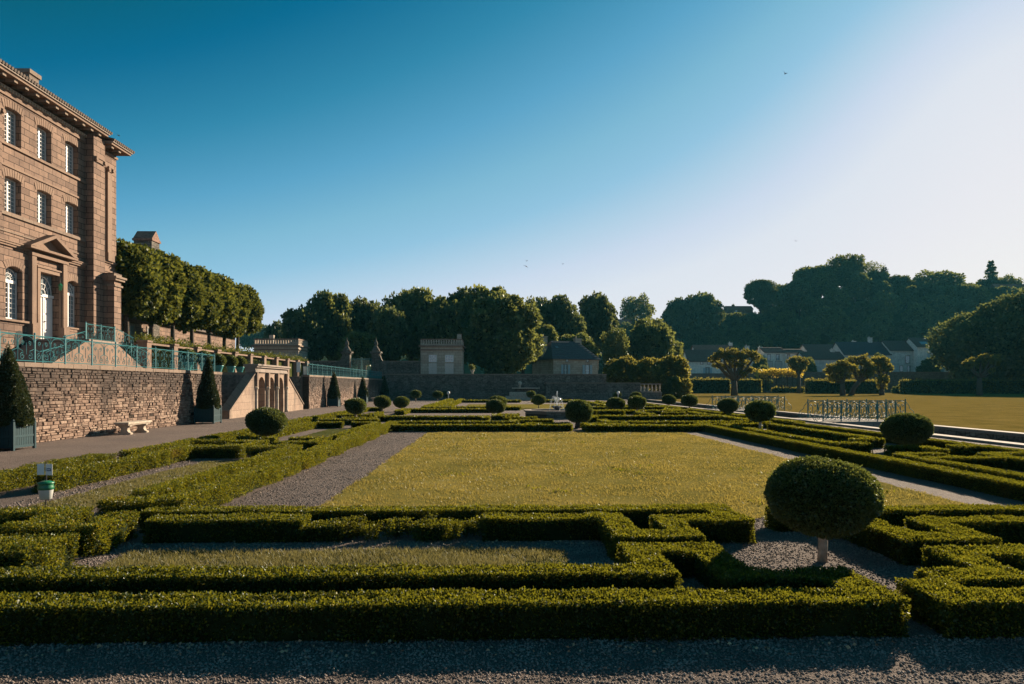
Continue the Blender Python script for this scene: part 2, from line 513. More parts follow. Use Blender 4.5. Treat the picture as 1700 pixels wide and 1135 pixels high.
M['trim'] = stone_mat('dressed stone', 1.3, 3.0, (0.245, 0.170, 0.128), (0.215, 0.147, 0.112), (0.10, 0.07, 0.055), 0.006, stain=0.55, bump=0.3, stain_col=(0.07, 0.052, 0.044))
M['rubble'] = stone_mat('rubble stone', 0.36, 0.115, (0.37, 0.265, 0.20), (0.19, 0.13, 0.10), (0.035, 0.028, 0.024), 0.014, warp=0.05, stain=0.5, bump=1.0, fine=11, patch=2.0, rough_rows=0.12, dark_top=(0.2, 2.5), stain_col=(0.055, 0.045, 0.04), second=(0.22, 0.17))
M['loggia'] = stone_mat('weathered loggia stone', 0.8, 0.42, (0.34, 0.25, 0.19), (0.27, 0.19, 0.145), (0.10, 0.07, 0.055), 0.008, stain=0.8, bump=0.4, fine=5, stain_col=(0.07, 0.055, 0.045))
M['rubble_far'] = stone_mat('old wall stone', 0.55, 0.22, (0.200, 0.184, 0.160), (0.120, 0.112, 0.100), (0.056, 0.052, 0.048), 0.014, warp=0.15, stain=0.5, bump=0.7, fine=6, patch=1.5)
M['coping'] = stone_mat('coping stone', 0.9, 5.0, (0.290, 0.238, 0.205), (0.238, 0.198, 0.172), (0.079, 0.066, 0.059), 0.01, stain=0.3, bump=0.3)
M['white_stone'] = plain('pale limestone', (0.406, 0.336, 0.266), 0.85, var=0.25, scale=7, bump=0.3, spec=0.2)
M['dark_stone'] = plain('dark wet stone', (0.10, 0.09, 0.085), 0.7, var=0.5, scale=5, bump=0.4)
M['iron'] = plain('teal painted iron', (0.03, 0.15, 0.17), 0.6, var=0.15, scale=15, spec=0.2)
M['planter'] = plain('teal painted wood', (0.004, 0.032, 0.042), 0.55, var=0.2, scale=9, spec=0.2)
M['urn'] = plain('green glazed pot', (0.05, 0.22, 0.22), 0.3, var=0.25, scale=9)
M['white_paint'] = plain('white paint', (0.624, 0.608, 0.592), 0.45, var=0.05, scale=8)
M['slate'] = plain('roof slate', (0.075, 0.072, 0.075), 0.8, var=0.4, scale=8, bump=0.5)
M['tile'] = plain('clay tiles', (0.20, 0.115, 0.085), 0.9, var=0.45, scale=6, bump=0.6)
M['tile_dark'] = plain('weathered tiles', (0.115, 0.088, 0.072), 0.9, var=0.45, scale=6, bump=0.6)
M['render'] = plain('pale render', (0.64, 0.60, 0.53), 0.9, var=0.2, scale=1.5)
M['render2'] = plain('grey render', (0.50, 0.48, 0.44), 0.9, var=0.25, scale=1.5)
M['shutter'] = plain('pale blue shutters', (0.30, 0.38, 0.42), 0.6, var=0.1, scale=10)
M['pale_shutter'] = plain('cream shutters', (0.55, 0.47, 0.42), 0.6, var=0.1, scale=10)
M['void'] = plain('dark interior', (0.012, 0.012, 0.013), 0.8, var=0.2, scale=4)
M['green_plastic'] = plain('green plastic', (0.01, 0.13, 0.055), 0.35, var=0.1, scale=6, spec=0.5)
M['milk_plastic'] = plain('milky plastic', (0.496, 0.496, 0.480), 0.4, var=0.08, scale=6, spec=0.5)
M['card'] = plain('white card', (0.624, 0.616, 0.608), 0.6, var=0.05, scale=10)
M['blue_ink'] = plain('blue print', (0.03, 0.06, 0.14), 0.6, var=0.1)
M['metal_dark'] = plain('dark metal', (0.04, 0.04, 0.045), 0.4, var=0.2, scale=9, spec=0.5)
M['bird'] = plain('dark feathers', (0.02, 0.02, 0.022), 0.8, var=0.3, scale=12)


def stones_mat(name, cols, zr, stain_col):
    """single stones: a colour for each, fine grain, dark streaks from the coping"""
    m, nt, p, o = new_mat(name)
    geo = N(nt, 'ShaderNodeNewGeometry'); tc = N(nt, 'ShaderNodeTexCoord')
    r = ramp(nt, geo.outputs['Random Per Island'], [(i / (len(cols) - 1), c) for i, c in enumerate(cols)])
    nf = N(nt, 'ShaderNodeTexNoise', Scale=14.0, Detail=8.0, Roughness=0.7); nt.links.new(tc.outputs['Object'], nf.inputs['Vector'])
    rf = ramp(nt, nf.outputs['Fac'], [(0.25, (0.6, 0.58, 0.56)), (0.75, (1.25, 1.22, 1.2))])
    col = mixc(nt, r.outputs['Color'], rf.outputs['Color'], 0.8, 'MULTIPLY')
    st = N(nt, 'ShaderNodeTexNoise', Scale=1.0, Detail=7.0, Roughness=0.7); m2 = N(nt, 'ShaderNodeMapping'); m2.inputs['Scale'].default_value = (0.9, 0.9, 0.22)
    nt.links.new(tc.outputs['Object'], m2.inputs['Vector']); nt.links.new(m2.outputs[0], st.inputs['Vector'])
    sx = N(nt, 'ShaderNodeSeparateXYZ'); nt.links.new(tc.outputs['Object'], sx.inputs[0])
    zz = N(nt, 'ShaderNodeMapRange'); zz.inputs['From Min'].default_value = zr[0]; zz.inputs['From Max'].default_value = zr[1]; zz.inputs['To Min'].default_value = -0.16; zz.inputs['To Max'].default_value = 0.30
    nt.links.new(sx.outputs['Z'], zz.inputs['Value'])
    aa = N(nt, 'ShaderNodeMath', operation='ADD'); nt.links.new(st.outputs['Fac'], aa.inputs[0]); nt.links.new(zz.outputs[0], aa.inputs[1])
    rr = ramp(nt, aa.outputs[0], [(0.42, (0, 0, 0)), (0.70, (0.85, 0.85, 0.85))])
    col = mixc(nt, col, stain_col, rr.outputs['Color'])
    nt.links.new(col, p.inputs['Base Color']); p.inputs['Roughness'].default_value = 0.92; p.inputs['Specular IOR Level'].default_value = 0.15
    b = N(nt, 'ShaderNodeBump', Strength=0.7, Distance=0.03)
    nt.links.new(nf.outputs['Fac'], b.inputs['Height']); nt.links.new(b.outputs['Normal'], p.inputs['Normal'])
    return m
M['wall_stones'] = stones_mat('rubble wall stones', [(0.12, 0.08, 0.063), (0.215, 0.146, 0.112), (0.28, 0.196, 0.152), (0.34, 0.25, 0.195)], (0.3, 2.5), (0.05, 0.04, 0.036))
M['mortar'] = plain('dark earthy joints', (0.045, 0.034, 0.028), 0.95, var=0.5, scale=9.0, spec=0.05)


def glass_mat():
    m, nt, p, o = new_mat('window glass')
    p.inputs['Base Color'].default_value = (0.22, 0.27, 0.29, 1)
    p.inputs['Roughness'].default_value = 0.05
    p.inputs['Specular IOR Level'].default_value = 0.9
    tc = N(nt, 'ShaderNodeTexCoord'); nz = N(nt, 'ShaderNodeTexNoise', Scale=2.5, Detail=2.0)
    nt.links.new(tc.outputs['Object'], nz.inputs['Vector'])
    b = N(nt, 'ShaderNodeBump', Strength=0.12, Distance=0.02)
    nt.links.new(nz.outputs['Fac'], b.inputs['Height']); nt.links.new(b.outputs['Normal'], p.inputs['Normal'])
    return m
M['glass'] = glass_mat()


def water_mat(name, col, bump=0.2, scale=3.0):
    m, nt, p, o = new_mat(name)
    p.inputs['Base Color'].default_value = (*col, 1)
    p.inputs['Roughness'].default_value = 0.06
    p.inputs['IOR'].default_value = 1.33
    p.inputs['Specular IOR Level'].default_value = 0.5
    tc = N(nt, 'ShaderNodeTexCoord'); nz = N(nt, 'ShaderNodeTexNoise', Scale=scale, Detail=4.0)
    nt.links.new(tc.outputs['Object'], nz.inputs['Vector'])
    b = N(nt, 'ShaderNodeBump', Strength=bump, Distance=0.05)
    nt.links.new(nz.outputs['Fac'], b.inputs['Height']); nt.links.new(b.outputs['Normal'], p.inputs['Normal'])
    return m
M['water'] = water_mat('pool water', (0.02, 0.035, 0.035))
M['canal'] = water_mat('canal water', (0.015, 0.022, 0.02), 0.1, 1.5)


def spray_mat():
    m = bpy.data.materials.new('spray water'); m.use_nodes = True
    nt = m.node_tree; nt.nodes.clear()
    out = N(nt, 'ShaderNodeOutputMaterial')
    d = N(nt, 'ShaderNodeBsdfDiffuse'); d.inputs['Color'].default_value = (0.85, 0.9, 0.93, 1)
    t = N(nt, 'ShaderNodeBsdfTranslucent'); t.inputs['Color'].default_value = (0.9, 0.92, 0.93, 1)
    g = N(nt, 'ShaderNodeBsdfGlossy', Roughness=0.15)
    a = N(nt, 'ShaderNodeMixShader'); a.inputs[0].default_value = 0.6
    b = N(nt, 'ShaderNodeMixShader'); b.inputs[0].default_value = 0.35
    nt.links.new(d.outputs[0], a.inputs[1]); nt.links.new(t.outputs[0], a.inputs[2])
    nt.links.new(a.outputs[0], b.inputs[1]); nt.links.new(g.outputs[0], b.inputs[2])
    nt.links.new(b.outputs[0], out.inputs['Surface'])
    return m
M['spray'] = spray_mat()
M['litter'] = plain('fallen leaves', (0.30, 0.21, 0.13), 0.9, var=0.5, scale=9.0)

# ------------------------------------------------------------------ ground, canal, lawns
CX0, CX1 = 15.75, 18.9          # canal between these X
def structure(name, mb, mat):
    o = mb.build(name, mat); o['kind'] = 'structure'; return o

g = MB()
Y0, Y1 = -60, 1600
for (xa, za, xb, zb) in ((-1500, 0, CX0, 0), (CX0, 0, CX0, -1.0), (CX0, -1.0, CX1, -1.0), (CX1, -1.0, CX1, 0), (CX1, 0, 1500, 0)):
    if xb - xa > 100:
        pass
    g.poly([(xa, Y0, za), (xb, Y0, zb), (xb, Y1, zb), (xa, Y1, za)])
structure('ground', g, M['gravel'])
structure('canal_water', MB().poly([(CX0, -40, -0.62), (CX1, -40, -0.62), (CX1, 300, -0.62), (CX0, 300, -0.62)]), M['canal'])


def sheet(name, x0, x1, y0, y1, z, mat, ragged=0.0, step=0.25):
    """flat sheet with a slightly wandering edge"""
    if ragged == 0:
        return structure(name, MB().poly([(x0, y0, z), (x1, y0, z), (x1, y1, z), (x0, y1, z)]), mat)
    pts = []
    def edge(ax, ay, bx, by):
        n = max(2, int(math.hypot(bx - ax, by - ay) / step))
        for i in range(n):
            t = i / n
            j = ragged * (random.random() - 0.5) * 2
            px, py = ax + (bx - ax) * t, ay + (by - ay) * t
            if abs(bx - ax) > abs(by - ay): py += j
            else: px += j
            pts.append((px, py, z))
    edge(x0, y0, x1, y0); edge(x1, y0, x1, y1); edge(x1, y1, x0, y1); edge(x0, y1, x0, y0)
    return structure(name, MB().poly(pts), mat)

sheet('gravel_court', -14.4, -8.75, -20, 88, 0.004, M['gravel_court'], 0.05)
sheet('lawn', -2.58, 7.15, 9.2, 26.3, 0.008, M['lawn'], 0.05)
sheet('second_lawn', -2.6, 7.5, 51, 66, 0.008, M['lawn'], 0.05)
sheet('right_lawn', CX1 + 0.42, 420, -40, 178, 0.006, M['lawn_far'])
STRIPS = [(-3.85, 0.72, 6.72, 7.42), (5.6, 12, 6.72, 7.42), (-6.85, -5.95, 9.9, 16.3), (-6.9, -5.95, 21.2, 28.4),
          (9.75, 10.6, 9.6, 15.0), (9.75, 10.6, 21.2, 28.0), (-2.5, 2.0, 31.2, 33.6), (4.6, 9.5, 31.0, 34.0), (5.2, 11.0, 36.5, 37.6)]
for s_ in STRIPS:
    sheet('grass_strip', *s_, 0.007, M['strip'], 0.06)


def blades(name, x0, x1, y0, y1, n, h, mat, label, z=0.005, w=0.006, bias=1.0, lean=0.5):
    x = x0 + (x1 - x0) * rng.random(n)
    y = y0 + (y1 - y0) * rng.random(n) ** bias
    cl = vnoise(np.stack([x, y, x * 0], 1), 2.5)
    keep = rng.random(n) < 0.62 + 0.5 * cl
    x, y, cl = x[keep], y[keep], cl[keep]; n = len(x)
    hh = h * (0.55 + 0.9 * rng.random(n)) * (1 + 0.35 * cl)
    th = rng.random(n) * 6.283
    ww = w * (0.7 + 0.6 * rng.random(n)) * (1 + 0.09 * np.maximum(y - 7, 0))
    dx, dy = np.cos(th) * ww, np.sin(th) * ww
    lx, ly = rng.normal(size=n) * hh * lean, rng.normal(size=n) * hh * lean
    z0 = np.full(n, z)
    V = np.stack([np.stack([x - dx, y - dy, z0], 1), np.stack([x + dx, y + dy, z0], 1), np.stack([x + lx, y + ly, z0 + hh], 1)], 1).reshape(-1, 3)
    o = obj(name, np_mesh(name, V, None, np.arange(3 * n).reshape(n, 3), mat))
    return tag(o, label, 'grass', kind='stuff')

blades('grass', -2.62, 7.2, 9.15, 26.3, 120000, 0.028, M['blade'], 'dry yellow grass of the broad central lawn', bias=1.7)
blades('grass', -3.9, 0.75, 6.7, 7.44, 26000, 0.042, M['blade_g'], 'greyish grass strip between the two front hedge rows', w=0.0045)
blades('grass', -6.9, -5.9, 9.85, 16.4, 22000, 0.026, M['blade_g'], 'green grass strip between the left hedge pairs')

# loose stones on the near gravel
def stones(name, x0, x1, y0, y1, n, s, label, bias=1.0):
    x = x0 + (x1 - x0) * rng.random(n); y = y0 + (y1 - y0) * rng.random(n) ** bias
    base = np.array([(1, 0, 0), (-1, 0, 0), (0, 1, 0), (0, -1, 0), (0, 0, 0.8), (0, 0, -0.8)], float)
    tri = np.array([(0, 2, 4), (2, 1, 4), (1, 3, 4), (3, 0, 4), (2, 0, 5), (1, 2, 5), (3, 1, 5), (0, 3, 5)])
    sc = s * (0.4 + 1.1 * rng.random(n) ** 2)
    V = base[None] * sc[:, None, None] * (0.6 + 0.8 * rng.random((n, 6, 1)))
    th = rng.random(n) * 6.283; c, sn = np.cos(th)[:, None], np.sin(th)[:, None]
    X = V[:, :, 0] * c - V[:, :, 1] * sn + x[:, None]; Y = V[:, :, 0] * sn + V[:, :, 1] * c + y[:, None]
    V = np.stack([X, Y, V[:, :, 2] + sc[:, None] * 0.25], 2).reshape(-1, 3)
    F = (np.arange(n)[:, None, None] * 6 + tri[None]).reshape(-1, 3)
    o = obj(name, np_mesh(name, V, None, F, M['pebble']))
    return tag(o, label, 'gravel', kind='stuff')

stones('gravel', -4.2, 4.6, 3.7, 4.85, 30000, 0.009, 'loose gravel along the front path')
stones('gravel', 0.7, 4.9, 5.4, 9.3, 30000, 0.009, 'loose gravel around the near clipped ball tree')
stones('gravel', -4.25, 1.3, 6.0, 7.9, 16000, 0.010, 'loose gravel in the front bed between the hedges')
stones('gravel', -4.05, -2.6, 8.9, 27.0, 16000, 0.011, 'loose gravel on the path left of the lawn', 2.0)
stones('gravel', -7.4, -5.2, 9.0, 17.0, 9000, 0.014, 'loose gravel beside the left grass strip')

# canal edges
def canal_edge(name, x0, x1, label, wall_x0, wall_x1):
    t = thing(name, label, 'canal wall', ((x0 + x1) / 2, 40, 0))
    MB().box(wall_x0 - t.location.x, wall_x1 - t.location.x, -75, 130, -1.0, -0.09 + 0.05).build('wall', M['rubble_far'], t)
    for k in range(50):
        ya = -75 + k * 4.1
        MB().box(x0 - t.location.x, x1 - t.location.x, ya + 0.01, ya + 4.09, -0.04, 0.075 + 0.006 * random.random()).build('coping', M['coping'], t)
    return t
canal_edge('canal_wall', CX0 - 0.42, CX0 + 0.04, 'pale coped stone edge of the canal next to the hedges', CX0 - 0.3, CX0 + 0.004)
canal_edge('canal_wall', CX1 - 0.04, CX1 + 0.42, 'stone canal wall with coping along the right lawn', CX1 - 0.004, CX1 + 0.3)

# ------------------------------------------------------------------ hedges
def hedge(rects, label, h=0.27, leaf=None, dens=1.0, group='clipped box hedges of the parterre', name='box_hedge', mat='box', rough=0.034, loose=0.0, spike=0.03, gaps=1.0):
    """rects: list of (x0,x1,y0,y1[,h]).  body = dark twiggy core + leaf cover; one mesh each"""
    xs = [r[0] for r in rects] + [r[1] for r in rects]; ys = [r[2] for r in rects] + [r[3] for r in rects]
    cx, cy = (min(xs) + max(xs)) / 2, (min(ys) + max(ys)) / 2
    t = thing(name, label, 'hedge', (cx, cy, 0), group=group)
    dist = max(4.5, min(ys))
    L = leaf or max(0.021, 0.0023 * dist)
    cov = 2.1 if dist < 12 else 1.9
    ins = (0.04 if dist < 8.5 else 0.06) * min(gaps, 1.5)
    core = MB(); PV = []; PN = []
    for k, r in enumerate(rects):
        x0, x1, y0, y1 = r[:4]; hh = r[4] if len(r) > 4 else h
        core.box(x0 + ins - cx, x1 - ins - cx, y0 + ins - cy, y1 - ins - cy, 0.004 + 0.001 * k, hh - ins - 0.003 * (k % 9))
        faces = [((x0, x1), (y0, y1), (hh, hh), (0, 0, 1)), ((x0, x1), (y0, y0), (0, hh), (0, -1, 0)), ((x0, x1), (y1, y1), (0, hh), (0, 1, 0)),
                 ((x0, x0), (y0, y1), (0, hh), (-1, 0, 0)), ((x1, x1), (y0, y1), (0, hh), (1, 0, 0))]
        for fx, fy, fz, nn in faces:
            a = [q[1] - q[0] for q in (fx, fy, fz) if q[1] != q[0]]
            area = a[0] * a[1]
            n = int(area * cov * dens / (0.34 * L * L)) + 1
            if dist > 12: n = min(n, 60000)
            P = np.stack([fx[0] + (fx[1] - fx[0]) * rng.random(n), fy[0] + (fy[1] - fy[0]) * rng.random(n), fz[0] + (fz[1] - fz[0]) * rng.random(n)], 1)
            keep = np.ones(n, bool)
            for j, q in enumerate(rects):
                if j != k:
                    keep &= ~((P[:, 0] > q[0] + .01) & (P[:, 0] < q[1] - .01) & (P[:, 1] > q[2] + .01) & (P[:, 1] < q[3] - .01))
            P = P[keep]
            NN = np.tile(np.array(nn, float), (len(P), 1))
            PV.append(P); PN.append(NN)
    P = np.concatenate(PV); NN = np.concatenate(PN)
    nz = vnoise(P, 1.7) * 0.6 + vnoise(P, 4.2) * (0.6 + 0.5 * (NN[:, 2] < .5)) + vnoise(P, 11.0) * 0.35
    depth = rng.random(len(P)) ** 1.5 * (0.05 if dist < 8.5 else 0.085) * gaps
    P = P + NN * (nz * rough - 0.55 * L - depth)[:, None]
    spr = (rng.random(len(P)) < 0.012 + loose) & (NN[:, 2] > 0)
    P[spr] += np.stack([np.zeros(spr.sum()), np.zeros(spr.sum()), rng.random(spr.sum()) * (spike + 0.06 * loose)], 1)
    P[:, 2] = np.maximum(P[:, 2], 0.004)
    P -= np.array([cx, cy, 0])
    V, Q = leaf_quads(P, NN, L, up=0.25)
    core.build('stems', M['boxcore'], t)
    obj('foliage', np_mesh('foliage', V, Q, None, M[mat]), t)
    return t


def loose_box(x0, x1, y, n, hmax, label):
    t = thing('box_plant', label, 'shrub', ((x0 + x1) / 2, y, 0))
    P = []; mb = MB()
    for i in range(n):
        x = x0 + (x1 - x0) * (i + random.random()) / n - (x0 + x1) / 2
        yy = (random.random() - .5) * 0.3
        hh = hmax * (0.55 + 0.45 * random.random())
        for k in range(5):
            ex, ey = x + random.gauss(0, .05), yy + random.gauss(0, .05)
            mb.tube([(x, yy, 0), ((x + ex) / 2, (yy + ey) / 2, hh * .5), (ex, ey, hh)], 0.003, 4, 0.0015)
            m_ = int(70)
            tt = 0.12 + 0.88 * rng.random(m_)
            P.append(np.stack([x + (ex - x) * tt + rng.normal(size=m_) * .025, yy + (ey - yy) * tt + rng.normal(size=m_) * .025, hh * tt], 1))
    P = np.concatenate(P)
    V, Q = leaf_quads(P, unit(rng.normal(size=P.shape) + np.array([0, 0, .6])), 0.022, up=0.2)
    mb.build('stems', M['bark'], t); obj('foliage', np_mesh('foliage', V, Q, None, M['box']), t)
    return t

# near front bed, a meander ribbon at each end
hedge([(-9.2, 2.95, 4.80, 5.12), (2.62, 2.95, 5.10, 5.72), (1.83, 2.64, 5.40, 5.72), (1.83, 2.14, 5.70, 6.62), (1.20, 1.85, 6.30, 6.62), (1.20, 1.52, 5.55, 6.32), (-9.2, 1.22, 5.55, 5.86)],
      'long low front hedge that doubles back in a meander before the near ball tree')
hedge([(-4.0, -2.2, 7.86, 8.20), (-0.15, 1.50, 7.86, 8.20), (1.20, 1.52, 6.92, 7.88), (1.50, 2.14, 6.92, 7.22), (1.83, 2.14, 7.20, 8.06), (2.12, 2.95, 7.72, 8.06), (2.60, 2.95, 8.04, 8.75), (-4.35, 2.62, 8.42, 8.75)],
      'hedge along the near edge of the lawn with a square meander at its right end')
loose_box(-2.2, -0.15, 8.03, 26, 0.27, 'thin straggling box plants filling a gap in the hedge before the lawn')
hedge([(-2.2, -1.75, 7.88, 8.18, .2)], 'sparse regrowing tuft at the left side of the gap in the lawn hedge', dens=0.45, loose=0.1, rough=0.05)
hedge([(-0.9, -0.55, 7.9, 8.16, .19)], 'sparse regrowing tuft towards the right side of the gap in the lawn hedge', dens=0.45, loose=0.1, rough=0.05)
hedge([(-4.55, -4.22, 7.32, 8.22), (-5.22, -4.5, 7.32, 7.62), (-5.22, -4.9, 7.6, 8.46), (-9.0, -5.2, 8.12, 8.46)],
      'left meander hedge stepping back beside the path corner', h=.32, rough=.07, gaps=1.7, dens=.8)
hedge([(-4.52, -4.2, 6.2, 7.02), (-5.2, -4.5, 6.66, 7.02), (-9.0, -5.18, 6.72, 7.02), (-9.0, -4.5, 6.2, 6.5)],
      'square ended hedge loop at the left edge before the trap on its pole', h=.32, rough=.07, gaps=1.7, dens=.8)
# left bed
hedge([(-4.42, -4.08, 9.0, 28.2), (-5.12, -4.4, 8.86, 9.2)], 'long hedge along the left gravel path with an uneven face', h=.32, rough=.07, gaps=1.7, dens=.8)
hedge([(-5.12, -4.82, 9.7, 16.9), (-6.05, -4.8, 16.72, 17.15)], 'second hedge behind the left path hedge turning at a right angle', h=.32, rough=.07, gaps=1.7, dens=.8)
hedge([(-7.75, -7.38, 11.6, 17.0), (-7.95, -6.25, 16.95, 17.35)], 'outer left hedge beside the grass strip ending in a crosswise block', h=.32, rough=.07, gaps=1.7, dens=.8)
hedge([(-8.75, -8.32, 8.9, 15.2), (-9.6, -8.6, 9.0, 9.35)], 'rough hedge bordering the wide gravel court at far left', h=.32, rough=.07, gaps=1.7, dens=.8)
hedge([(-8.55, -8.2, 15.6, 28.5), (-8.3, -7.3, 18.85, 19.2)], 'straight border hedge of the gravel court left of the second ball tree', h=.32, rough=.07, gaps=1.7, dens=.8)
hedge([(-7.55, -6.45, 20.15, 20.5)], 'short hedge block right behind the second ball tree trunk')
hedge([(-7.4, -6.35, 19.0, 19.35), (-6.68, -6.35, 17.8, 19.0)], 'short hedge elbow in front of the second ball tree trunk')
hedge([(-6.1, -4.9, 20.25, 20.6), (-5.2, -4.85, 18.8, 20.3)], 'hook shaped hedge between second ball tree and the left path')
hedge([(-6.1, -5.2, 18.75, 19.1)], 'small hedge bar right of the second ball tree')
hedge([(-7.85, -7.5, 20.9, 29.0), (-7.6, -6.45, 28.9, 29.3)], 'farther outer left hedge along the second grass strip')
hedge([(-5.12, -4.82, 21.0, 28.9), (-6.1, -5.0, 28.9, 29.3)], 'farther inner left hedge along the second grass strip')
# right front bed, beyond the gap
hedge([(3.19, 9.5, 4.76, 5.08), (3.19, 3.56, 5.06, 5.36), (3.5, 4.38, 5.33, 5.66), (4.07, 4.38, 5.64, 6.44), (4.36, 5.04, 6.12, 6.44), (4.73, 5.04, 5.5, 6.14), (5.02, 9.5, 5.5, 5.82)],
      'front hedge at the right edge folding back in a meander')
hedge([(4.06, 4.38, 6.7, 7.55), (4.36, 5.05, 6.7, 7.0), (4.74, 5.05, 6.98, 7.85), (5.03, 9.5, 7.55, 7.85), (4.06, 4.38, 7.5, 8.32), (3.42, 9.5, 8.3, 8.62)],
      'hedge with a square meander right of the near ball tree')
# right bed
hedge([(8.14, 8.48, 9.4, 28.0)], 'long hedge on the right side of the right gravel path')
hedge([(8.95, 9.25, 9.8, 15.2), (8.95, 10.9, 14.3, 14.65), (9.2, 10.2, 15.2, 15.5)], 'angled hedge before the ball tree near the canal')
hedge([(9.0, 9.3, 18.0, 27.0), (9.2, 10.05, 17.9, 18.25)], 'inner right hedge running back towards the fountain')
hedge([(10.0, 10.95, 17.05, 17.4), (10.6, 10.95, 16.2, 17.1)], 'short hedge block left of the ball tree near the canal')
hedge([(11.0, 11.3, 19.5, 27.5), (10.3, 11.1, 19.4, 19.75)], 'outer right hedge behind the ball tree near the canal')
hedge([(12.3, 12.65, 9.0, 28.0)], 'long border hedge beside the canal coping')
hedge([(11.0, 11.3, 9.0, 15.4), (11.2, 12.2, 15.2, 15.55)], 'stepped hedge right of the ball tree near the canal')
hedge([(11.6, 12.3, 17.0, 17.35)], 'short hedge bar between the ball tree and the canal coping')
# far beds around the fountain
hedge([(-4.1, 3.02, 26.75, 27.15), (2.6, 3.02, 27.1, 28.2), (1.2, 2.7, 27.85, 28.2)], 'first hedge across the far edge of the lawn left of the axis gap')
hedge([(3.5, 8.45, 26.4, 26.8), (3.5, 3.9, 26.8, 27.9), (3.9, 5.4, 27.5, 27.9)], 'first hedge across the far edge of the lawn right of the axis gap')
hedge([(-4.6, 1.0, 29.3, 29.7), (0.6, 1.0, 29.6, 31.0), (1.0, 2.6, 30.7, 31.1)], 'second far hedge row left of the axis gap')
hedge([(4.6, 10.8, 29.0, 29.4), (4.6, 5.0, 29.3, 30.8)], 'second far hedge row right of the axis gap')
hedge([(-5.9, -0.3, 34.2, 34.7), (-0.7, -0.3, 32.7, 34.2)], 'third far hedge row left of the ball tree by the fountain')
hedge([(0.4, 2.0, 33.0, 33.4)], 'short hedge bar before the meander left of the fountain')
hedge([(-.2, 1.2, 35.4, 35.9), (-.2, 0.2, 35.9, 36.9), (.1, 1.3, 36.7, 37.1)], 'broken hedge meander on the left of the fountain basin')
hedge([(5.0, 11.2, 34.6, 35.0), (4.6, 5.0, 33.2, 34.9)], 'third far hedge row right of the fountain')
hedge([(-8.4, -6.6, 36.2, 36.7), (-6.9, -6.5, 36.7, 40.0)], 'hedge corner below the third left ball tree')
hedge([(5.6, 7.0, 36.9, 37.7, .45)], 'small brighter hedge block right of the fountain')
hedge([(8.2, 10.8, 27.4, 27.7)], 'hedge bar at the far right corner of the lawn path')
hedge([(-8.2, -5.4, 31.4, 31.8)], 'longer short hedge before the ball tree of the second planter cone')
hedge([(-7.4, -5.9, 33.0, 33.4)], 'shorter hedge nearest the ball tree of the second planter cone')
hedge([(-6.2, 0.2, 45.2, 45.8), (-6.2, -5.6, 42.0, 45.3)], 'hedge row behind the fountain on its left side')
hedge([(-5.4, 1.8, 49.5, 50.1)], 'hedge row along the near edge of the second lawn')
hedge([(5.6, 12.0, 42.2, 42.8), (11.4, 12.0, 42.8, 46.0)], 'hedge row behind the pair of balls right of the fountain')
hedge([(5.4, 12.4, 49.5, 50.1)], 'hedge row right of the fountain jet along the second lawn')
hedge([(8.6, 9.0, 51, 66)], 'inner hedge along the right side of the second lawn')
hedge([(9.9, 10.3, 51, 68)], 'outer hedge along the right side of the second lawn')
hedge([(-4.1, -3.6, 51, 79)], 'inner hedge along the left side of the second lawn')
hedge([(-5.4, -4.9, 51, 79)], 'outer hedge along the left side of the second lawn')
hedge([(-3.5, 2.6, 72.0, 72.8)], 'left half of the last hedge across the garden below the end wall')
hedge([(3.8, 9.0, 72.0, 72.8)], 'right half of the last hedge across the garden below the end wall')
hedge([(11.3, 11.7, 28.6, 40)], 'inner hedge running beside the canal towards the end wall')
hedge([(12.7, 13.1, 28.6, 60)], 'outer hedge running beside the canal towards the end wall')
hedge([(8.2, 8.6, 36.5, 40.5)], 'short lengthwise hedge before the pair of balls right of the fountain')
hedge([(9.6, 10.9, 39.0, 39.4)], 'short crosswise hedge right of the pair of balls by the fountain')
hedge([(-9.2, -8.8, 30, 48), (-9.0, -7.9, 47.8, 48.3)], 'border hedge of the gravel court before the loggia stairs')

# ------------------------------------------------------------------ ball trees
def ball_mesh(rx, rz, L, seed, mat='ball', cov=2.2, flat=0.0):
    lr = np.random.default_rng(seed)
    area = 4 * math.pi * rx * rx * 0.85
    n = int(area * cov / (0.34 * L * L))
    u = unit(lr.normal(size=(n, 3)))
    # super-ellipsoid like clipped ball, flatter below
    e = 2.12
    k = (np.abs(u[:, 0]) ** e + np.abs(u[:, 1]) ** e + np.abs(u[:, 2]) ** e) ** (-1 / e)
    P = u * k[:, None]
    b = 1 + 0.07 * vnoise(P + seed, 1.6) + 0.045 * vnoise(P + seed, 4.0) + 0.02 * vnoise(P + seed, 9.0)
    P = P * b[:, None] * np.array([rx, rx, rz])
    NN = unit(P / np.array([rx * rx, rx * rx, rz * rz]))
    P = P - NN * (rng.random(n) ** 1.6 * 0.06 + 0.4 * L)[:, None]
    sh = lr.random(n) < 0.012
    P[sh] += NN[sh] * (lr.random(sh.sum()) * 0.05)[:, None]
    V, Q = leaf_quads(P, NN, L, outw=0.9)
    return np_mesh('crown', V, Q, None, M[mat])


def ico(r, sub=3):
    bm = bmesh.new(); bmesh.ops.create_icosphere(bm, subdivisions=sub, radius=1.0)
    for v in bm.verts: v.co = Vector((v.co.x * r[0], v.co.y * r[1], v.co.z * r[2]))
    return bm


